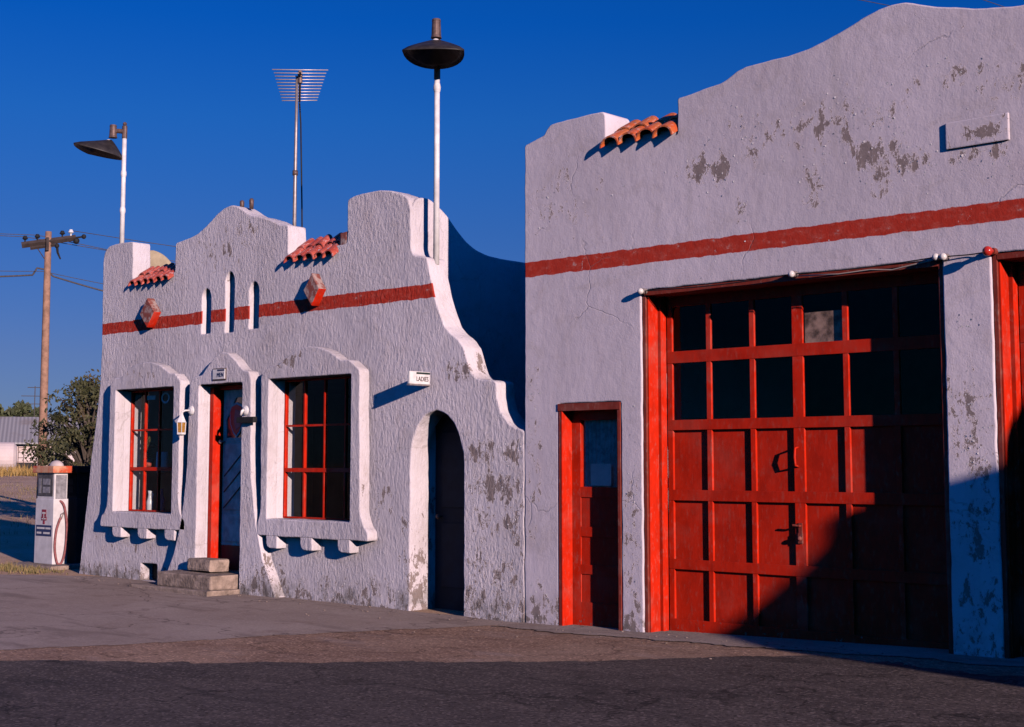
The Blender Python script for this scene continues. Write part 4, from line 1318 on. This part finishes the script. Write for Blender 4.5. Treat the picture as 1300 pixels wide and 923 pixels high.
# ------------------------------------------------------------------ trees
def leaf_cloud(bm, rng, centre, rad, n, size):
    for _ in range(n):
        while True:
            p = Vector((rng.uniform(-1, 1), rng.uniform(-1, 1), rng.uniform(-1, 1)))
            if p.length <= 1:
                break
        p = p * (0.55 + 0.45 * rng.random())
        c = Vector((centre[0] + p.x * rad[0], centre[1] + p.y * rad[1], centre[2] + p.z * rad[2]))
        a = Vector((rng.gauss(0, 1), rng.gauss(0, 1), rng.gauss(0, 1))).normalized()
        b = a.orthogonal().normalized()
        s = size * rng.uniform(0.6, 1.4)
        v = [bm.verts.new(c + a * s), bm.verts.new(c + b * s * 0.42), bm.verts.new(c - a * s), bm.verts.new(c - b * s * 0.42)]
        bm.faces.new(v)


def tree(name, label, x, y, h, rad, nclump, nleaf, leaf, size, mat, trunk_r, seed, low=0.25, lean=(0, 0), group=None):
    rng = random.Random(seed)
    z0 = gz(x)
    t = thing(name, label, 'tree', (x, y, z0), group=group)
    bm = bmesh.new()
    th = h * 0.5
    tube(bm, [(x, y, z0 - 0.1), (x + lean[0] * 0.3, y + lean[1] * 0.3, z0 + th * 0.4), (x + lean[0] * 0.7, y + lean[1] * 0.7, z0 + th), (x + lean[0], y + lean[1], z0 + h * 0.85)],
         [trunk_r * 1.3, trunk_r, trunk_r * 0.75, trunk_r * 0.2], 8)
    cl = []
    for k in range(nclump):
        f = low + (0.95 - low) * (k + rng.random()) / nclump
        env = math.sin(min(1.0, max(0.05, (f - low * 0.6) / (1.02 - low * 0.6))) * PI) ** 0.6
        a = rng.uniform(0, 2 * PI)
        rr = rad * env * rng.uniform(0.25, 0.95)
        cl.append(Vector((x + lean[0] * f + math.cos(a) * rr, y + lean[1] * f + math.sin(a) * rr, z0 + h * f)))
        base = Vector((x + lean[0] * f * 0.6, y + lean[1] * f * 0.6, z0 + h * f * 0.62))
        tube(bm, [base, base.lerp(cl[-1], 0.5) + Vector((0, 0, 0.05 * h)), cl[-1]], [trunk_r * 0.45, trunk_r * 0.28, trunk_r * 0.08], 5)
    obj('trunk', bm, M['bark'], t)
    bm = bmesh.new()
    for c in cl:
        s = rad * rng.uniform(0.16, 0.42) * (1.0 if nclump < 100 else 0.8)
        leaf_cloud(bm, rng, c, (s, s, s * rng.uniform(0.55, 0.9)), int(nleaf / nclump * rng.uniform(0.5, 1.5)), size)
    obj('crown', bm, mat, t)
    return t


tree('tree', 'olive green bushy tree close to the left corner of the office', -30.2, 6.9, 3.45, 1.42, 130, 10500, None, 0.050, M['leaf'], 0.09, 5, 0.12, (0.25, 0.3))
tree('tree', 'dark round tree behind the shed roof at the left frame edge', -112.5, 45.6, 5.2, 2.8, 40, 4200, None, 0.24, M['leaf_far'], 0.25, 9, 0.2, (0, 0), 'trees beyond the shed')
tree('tree', 'dark tree behind the shed roof just left of the utility pole', -111.0, 48.9, 5.4, 2.4, 40, 4200, None, 0.24, M['leaf_far'], 0.25, 12, 0.2, (0, 0), 'trees beyond the shed')


# ------------------------------------------------------------------ far shed, tank, antenna
SHX, SHY = -84.3, 33.0
SH = thing('storage_shed', 'long pale shed with corrugated grey roof across the field', 'building', (SHX, SHY, 1.15))
# its long side faces the camera: local x runs along the shed
fx = Vector((0.49, 0.872, 0)).normalized()          # along
fy = Vector((-0.872, 0.49, 0)).normalized()         # away
rot = math.atan2(fx.y, fx.x)
SH.rotation_euler = (0, 0, rot)
bm = bmesh.new()
box(bm, -14, 11, 0.0, 8.0, -0.2, 1.72)
obj('wall', bm, M['far_wall'], SH, True)
bm = bmesh.new()
vs = [bm.verts.new(p) for p in ((-14.4, -0.55, 1.66), (11.4, -0.55, 1.66), (11.4, 4.0, 3.40), (-14.4, 4.0, 3.40), (-14.4, 8.55, 1.66), (11.4, 8.55, 1.66),
                                (-14.4, -0.55, 1.76), (11.4, -0.55, 1.76), (11.4, 4.0, 3.50), (-14.4, 4.0, 3.50), (-14.4, 8.55, 1.76), (11.4, 8.55, 1.76))]
for q in ((0, 1, 2, 3), (3, 2, 5, 4), (7, 6, 9, 8), (8, 9, 10, 11), (0, 6, 7, 1), (4, 5, 11, 10), (1, 7, 8, 2), (2, 8, 11, 5), (0, 3, 9, 6), (3, 4, 10, 9)):
    bm.faces.new([vs[i] for i in q])
obj('roof', bm, M['corrug'], SH, True)
bx('loading_bay', (0.62, 2.1, -0.02, 0.5, -0.1, 0.52), M['black'], SH, local=True)
bx('wall_panel', (0.55, 6.0, -0.025, -0.003, 0.60, 1.25), M['far_white'], SH, local=True)
bx('lean_to', (3.0, 10.6, -1.2, -0.026, -0.1, 0.55), M['dark_metal'], SH, 0.02, local=True)
bx('flue', (3.35, 3.55, -0.9, -0.7, 0.5, 1.35), M['brick'], SH, local=True)

TK = thing('storage_tank', 'white horizontal tank with ladder in front of the far shed', 'tank', (-80.6, 31.25, gz(-80.6)), rot)
bm = bmesh.new()
tube(bm, [(-3.2, 0, 0.92), (-3.0, 0, 0.92), (0.55, 0, 0.92), (0.72, 0, 0.92)], [0.6, 0.86, 0.86, 0.62], 24)
obj('tank_body', bm, M['far_white'], TK, True)
bm = bmesh.new()
for x in (-2.4, 0.1):
    box(bm, x - 0.15, x + 0.15, -0.5, 0.5, -0.1, 0.35)
obj('cradle', bm, M['concrete'], TK, True)
bm = bmesh.new()
for x in (0.82, 1.12):
    tube(bm, [(x, -0.75, 0.0), (x, -0.75, 1.55)], 0.025, 6)
for k in range(5):
    tube(bm, [(0.82, -0.75, 0.25 + 0.3 * k), (1.12, -0.75, 0.25 + 0.3 * k)], 0.02, 6)
obj('ladder', bm, M['brown_metal'], TK, True)
text_front('lettering', 'H', 0.35, (-0.42, -0.845, 1.28), M['brown_metal'], TK, 1.0, True)

FA = thing('television_antenna', 'small faint antenna above the far shed roof', 'antenna', (-92.5, 39.6, 1.2))
bm = bmesh.new()
tube(bm, [(-92.5, 39.6, 1.2), (-92.5, 39.6, 7.0)], 0.035, 6)
obj('mast', bm, M['cable'], FA)
for z, hl in ((6.9, 0.5), (6.3, 0.9), (5.75, 0.6)):
    bm = bmesh.new()
    tube(bm, [Vector((-92.5, 39.6, z)) - fx * hl, Vector((-92.5, 39.6, z)) + fx * hl], 0.028, 6)
    obj('element', bm, M['cable'], FA)


# ------------------------------------------------------------------ grass
def blades(name, mat, spots, seed, h0, h1, w):
    rng = random.Random(seed)
    bm = bmesh.new()
    for (x, y, spread, n, hs) in spots:
        for _ in range(n):
            px, py = x + rng.gauss(0, spread), y + rng.gauss(0, spread)
            if px > -18.6 and py > -0.1:
                continue
            a = rng.uniform(0, 2 * PI)
            h = rng.uniform(h0, h1) * hs
            dx, dy = math.cos(a) * w, math.sin(a) * w
            lx, ly = rng.gauss(0, 0.3) * h, rng.gauss(0, 0.3) * h
            z = gz(px) - 0.01
            bm.faces.new([bm.verts.new(p) for p in ((px - dx, py - dy, z), (px + dx, py + dy, z), (px + lx, py + ly, z + h))])
    return tag(obj(name, bm, mat), kind='stuff')


rng = random.Random(3)
tall = []
for k in range(260):
    s = rng.uniform(-16, 14)
    d = rng.uniform(-16.0, -3.0)
    c = Vector((SHX, SHY, 0)) + fx * s + fy * d
    tall.append((c.x, c.y, 0.6, 34, rng.uniform(0.6, 1.2)))
blades('dry_grass', M['grass'], tall, 4, 0.25, 0.62, 0.035)
weeds = []
for k in range(150):
    f = rng.random()
    x = -18.5 - 4.5 * f + rng.gauss(0, 0.3)
    weeds.append((x, -0.75 * (-17.6 - x) + 0.45 + rng.gauss(0, 0.25), 0.08, 5, rng.uniform(0.3, 0.9)))
for k in range(90):
    x = rng.uniform(-20.5, -18.7)
    weeds.append((x, rng.uniform(-0.55, 0.0), 0.06, 10, rng.uniform(0.4, 0.9)))
for k in range(420):
    d = rng.uniform(6, 44)
    s = rng.uniform(-9, 9)
    x, y = -18.4 - 0.84 * d, 0.5 + 0.52 * d
    weeds.append((x + s * 0.4, y + s * 0.75, 0.25, 10, rng.uniform(0.6, 2.2)))
blades('weeds', M['weed'], weeds, 6, 0.04, 0.14, 0.008)

# a few pebbles and flakes of paint on the apron
bm = bmesh.new()
for k in range(140):
    x = rng.uniform(-19, -2)
    y = -abs(rng.gauss(0, 0.45)) - 0.05
    r = rng.uniform(0.004, 0.013)
    g = bmesh.ops.create_icosphere(bm, subdivisions=1, radius=r)
    for v in g['verts']:
        v.co = Vector((x + v.co.x * rng.uniform(0.8, 1.5), y + v.co.y, gz(x) + 0.014 + v.co.z * 0.5))
tag(obj('pebbles', bm, M['concrete']), kind='stuff')

# ------------------------------------------------------------------ things standing in the left office window
jx, jy = -16.90, 0.185
jg = thing('jug', 'small white jug on the sill inside the left office window', 'jug', (jx, jy, 0.957))
tb('body', [(jx, jy, 0.957), (jx, jy, 0.975), (jx, jy, 1.09), (jx, jy, 1.14), (jx, jy, 1.19), (jx + 0.008, jy, 1.235)], [0.035, 0.047, 0.050, 0.032, 0.027, 0.038], M['porcelain'], jg, 14)
tb('handle', [(jx + 0.03, jy, 1.21), (jx + 0.075, jy, 1.19), (jx + 0.045, jy, 1.11)], 0.008, M['porcelain'], jg)
tag(tb('bottle', [(-16.63, 0.19, 0.957), (-16.63, 0.19, 0.98), (-16.63, 0.19, 1.12), (-16.63, 0.19, 1.17), (-16.63, 0.19, 1.27)], [0.042, 0.050, 0.050, 0.022, 0.018], M['label_blue'], None, 14),
    'blue bottle on the sill inside the left office window', 'bottle')
hp_ = thing('pendant_shade', 'pale cylindrical lampshade hanging inside the left office window', 'lampshade', (-16.72, 0.24, 1.68))
tb('shade', [(-16.72, 0.24, 1.48), (-16.72, 0.24, 1.52), (-16.72, 0.24, 1.76)], [0.075, 0.085, 0.075], M['paper'], hp_, 16)
tb('cord', [(-16.72, 0.24, 1.76), (-16.72, 0.24, 2.66)], 0.006, M['black'], hp_, 6)
pl = thing('plant', 'drooping potted plant inside the left office window', 'plant', (-16.97, 0.20, 1.62))
bm = bmesh.new()
leaf_cloud(bm, random.Random(2), (-16.97, 0.20, 1.80), (0.08, 0.05, 0.20), 90, 0.04)
obj('foliage', bm, M['leaf'], pl)
tb('pot', [(-16.97, 0.20, 1.56), (-16.97, 0.20, 1.66)], [0.05, 0.07], M['tile'], pl, 12)
st_ = thing('window_sticker', 'two faint pale stickers at the top of the left office window', 'sticker', (-16.6, 0.121, 2.40))
bx('strip', (-16.93, -16.73, 0.1185, 0.121, 2.465, 2.520), M['paper'], st_)
bm = bmesh.new()
for k in range(24):
    a0, a1 = 2 * PI * k / 24, 2 * PI * (k + 1) / 24
    v = []
    for (a, r) in ((a0, 0.075), (a1, 0.075), (a1, 0.05), (a0, 0.05)):
        v.append(bm.verts.new((-16.49 + 1.3 * r * math.cos(a), 0.119, 2.48 + r * math.sin(a))))
    bm.faces.new(v)
obj('ring', bm, M['paper'], st_)

# ------------------------------------------------------------------ sky, sun, camera
S = Vector((0.92316, -0.30984, 0.22754)).normalized()        # towards the sun
elev = math.asin(S.z)
world = bpy.data.worlds.new('World')
SC.world = world
world.use_nodes = True
w = NT(world.node_tree)
sky = w.n('ShaderNodeTexSky', sky_type='NISHITA')
sky.sun_disc = False
sky.sun_elevation = elev
sky.sun_rotation = math.atan2(S.x, S.y)
sky.altitude = 1500
sky.air_density = 1.0
sky.dust_density = 0.05
sky.ozone_density = 4.0
# polarised slide-film sky: deep blue overhead, duller towards the horizon
zn = w.sep(w.n('ShaderNodeTexCoord').outputs['Generated'])[2]
grad = w.n('ShaderNodeValToRGB', {0: zn})
stops = [(0.0, (0.30, 0.32, 0.56)), (0.075, (0.31, 0.335, 0.60)), (0.16, (0.20, 0.38, 0.74)), (0.235, (0.10, 0.44, 0.92)), (0.30, (0.02, 0.41, 1.03)), (1.0, (0.02, 0.40, 1.0))]
el = grad.color_ramp.elements
el[0].position, el[0].color = stops[0][0], (*stops[0][1], 1)
el[1].position, el[1].color = stops[-1][0], (*stops[-1][1], 1)
for p_, c_ in stops[1:-1]:
    e_ = el.new(p_)
    e_.color = (*c_, 1)
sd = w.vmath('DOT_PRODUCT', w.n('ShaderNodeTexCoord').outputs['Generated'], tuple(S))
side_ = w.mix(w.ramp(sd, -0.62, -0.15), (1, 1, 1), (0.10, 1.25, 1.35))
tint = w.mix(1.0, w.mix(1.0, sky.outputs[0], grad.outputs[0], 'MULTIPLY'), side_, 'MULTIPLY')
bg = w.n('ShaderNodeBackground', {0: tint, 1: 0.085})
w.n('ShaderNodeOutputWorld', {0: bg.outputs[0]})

sun = bpy.data.lights.new('sun', 'SUN')
sun.energy = 4.7
sun.angle = R(0.53)
sun.color = (1.0, 0.81, 0.75)
so = bpy.data.objects.new('sun', sun)
COL.objects.link(so)
so.rotation_euler = S.to_track_quat('Z', 'Y').to_euler()

cam = bpy.data.cameras.new('camera')
co = bpy.data.objects.new('camera', cam)
COL.objects.link(co)
co.location = (0.0, -10.7486, 1.6)
co.rotation_euler = (R(90) + 0.0945, 0.0, 0.750536)
cam.sensor_width = 36.0
cam.lens = 36.0 * 1816.86 / 1300.0
cam.shift_y = -45.0 / 1300.0
cam.clip_start = 0.1
cam.clip_end = 5000.0
SC.camera = co

SC.view_settings.view_transform = 'Standard'
SC.view_settings.look = 'None'
SC.view_settings.exposure = 0.10
SC.view_settings.gamma = 1.0
SC.view_settings.use_curve_mapping = False
SC.cycles.max_bounces = 8
SC.cycles.diffuse_bounces = 0          # slide film look: shadows lit by the sky alone
SC.cycles.transparent_max_bounces = 12
SC.cycles.caustics_reflective = False
SC.cycles.caustics_refractive = False
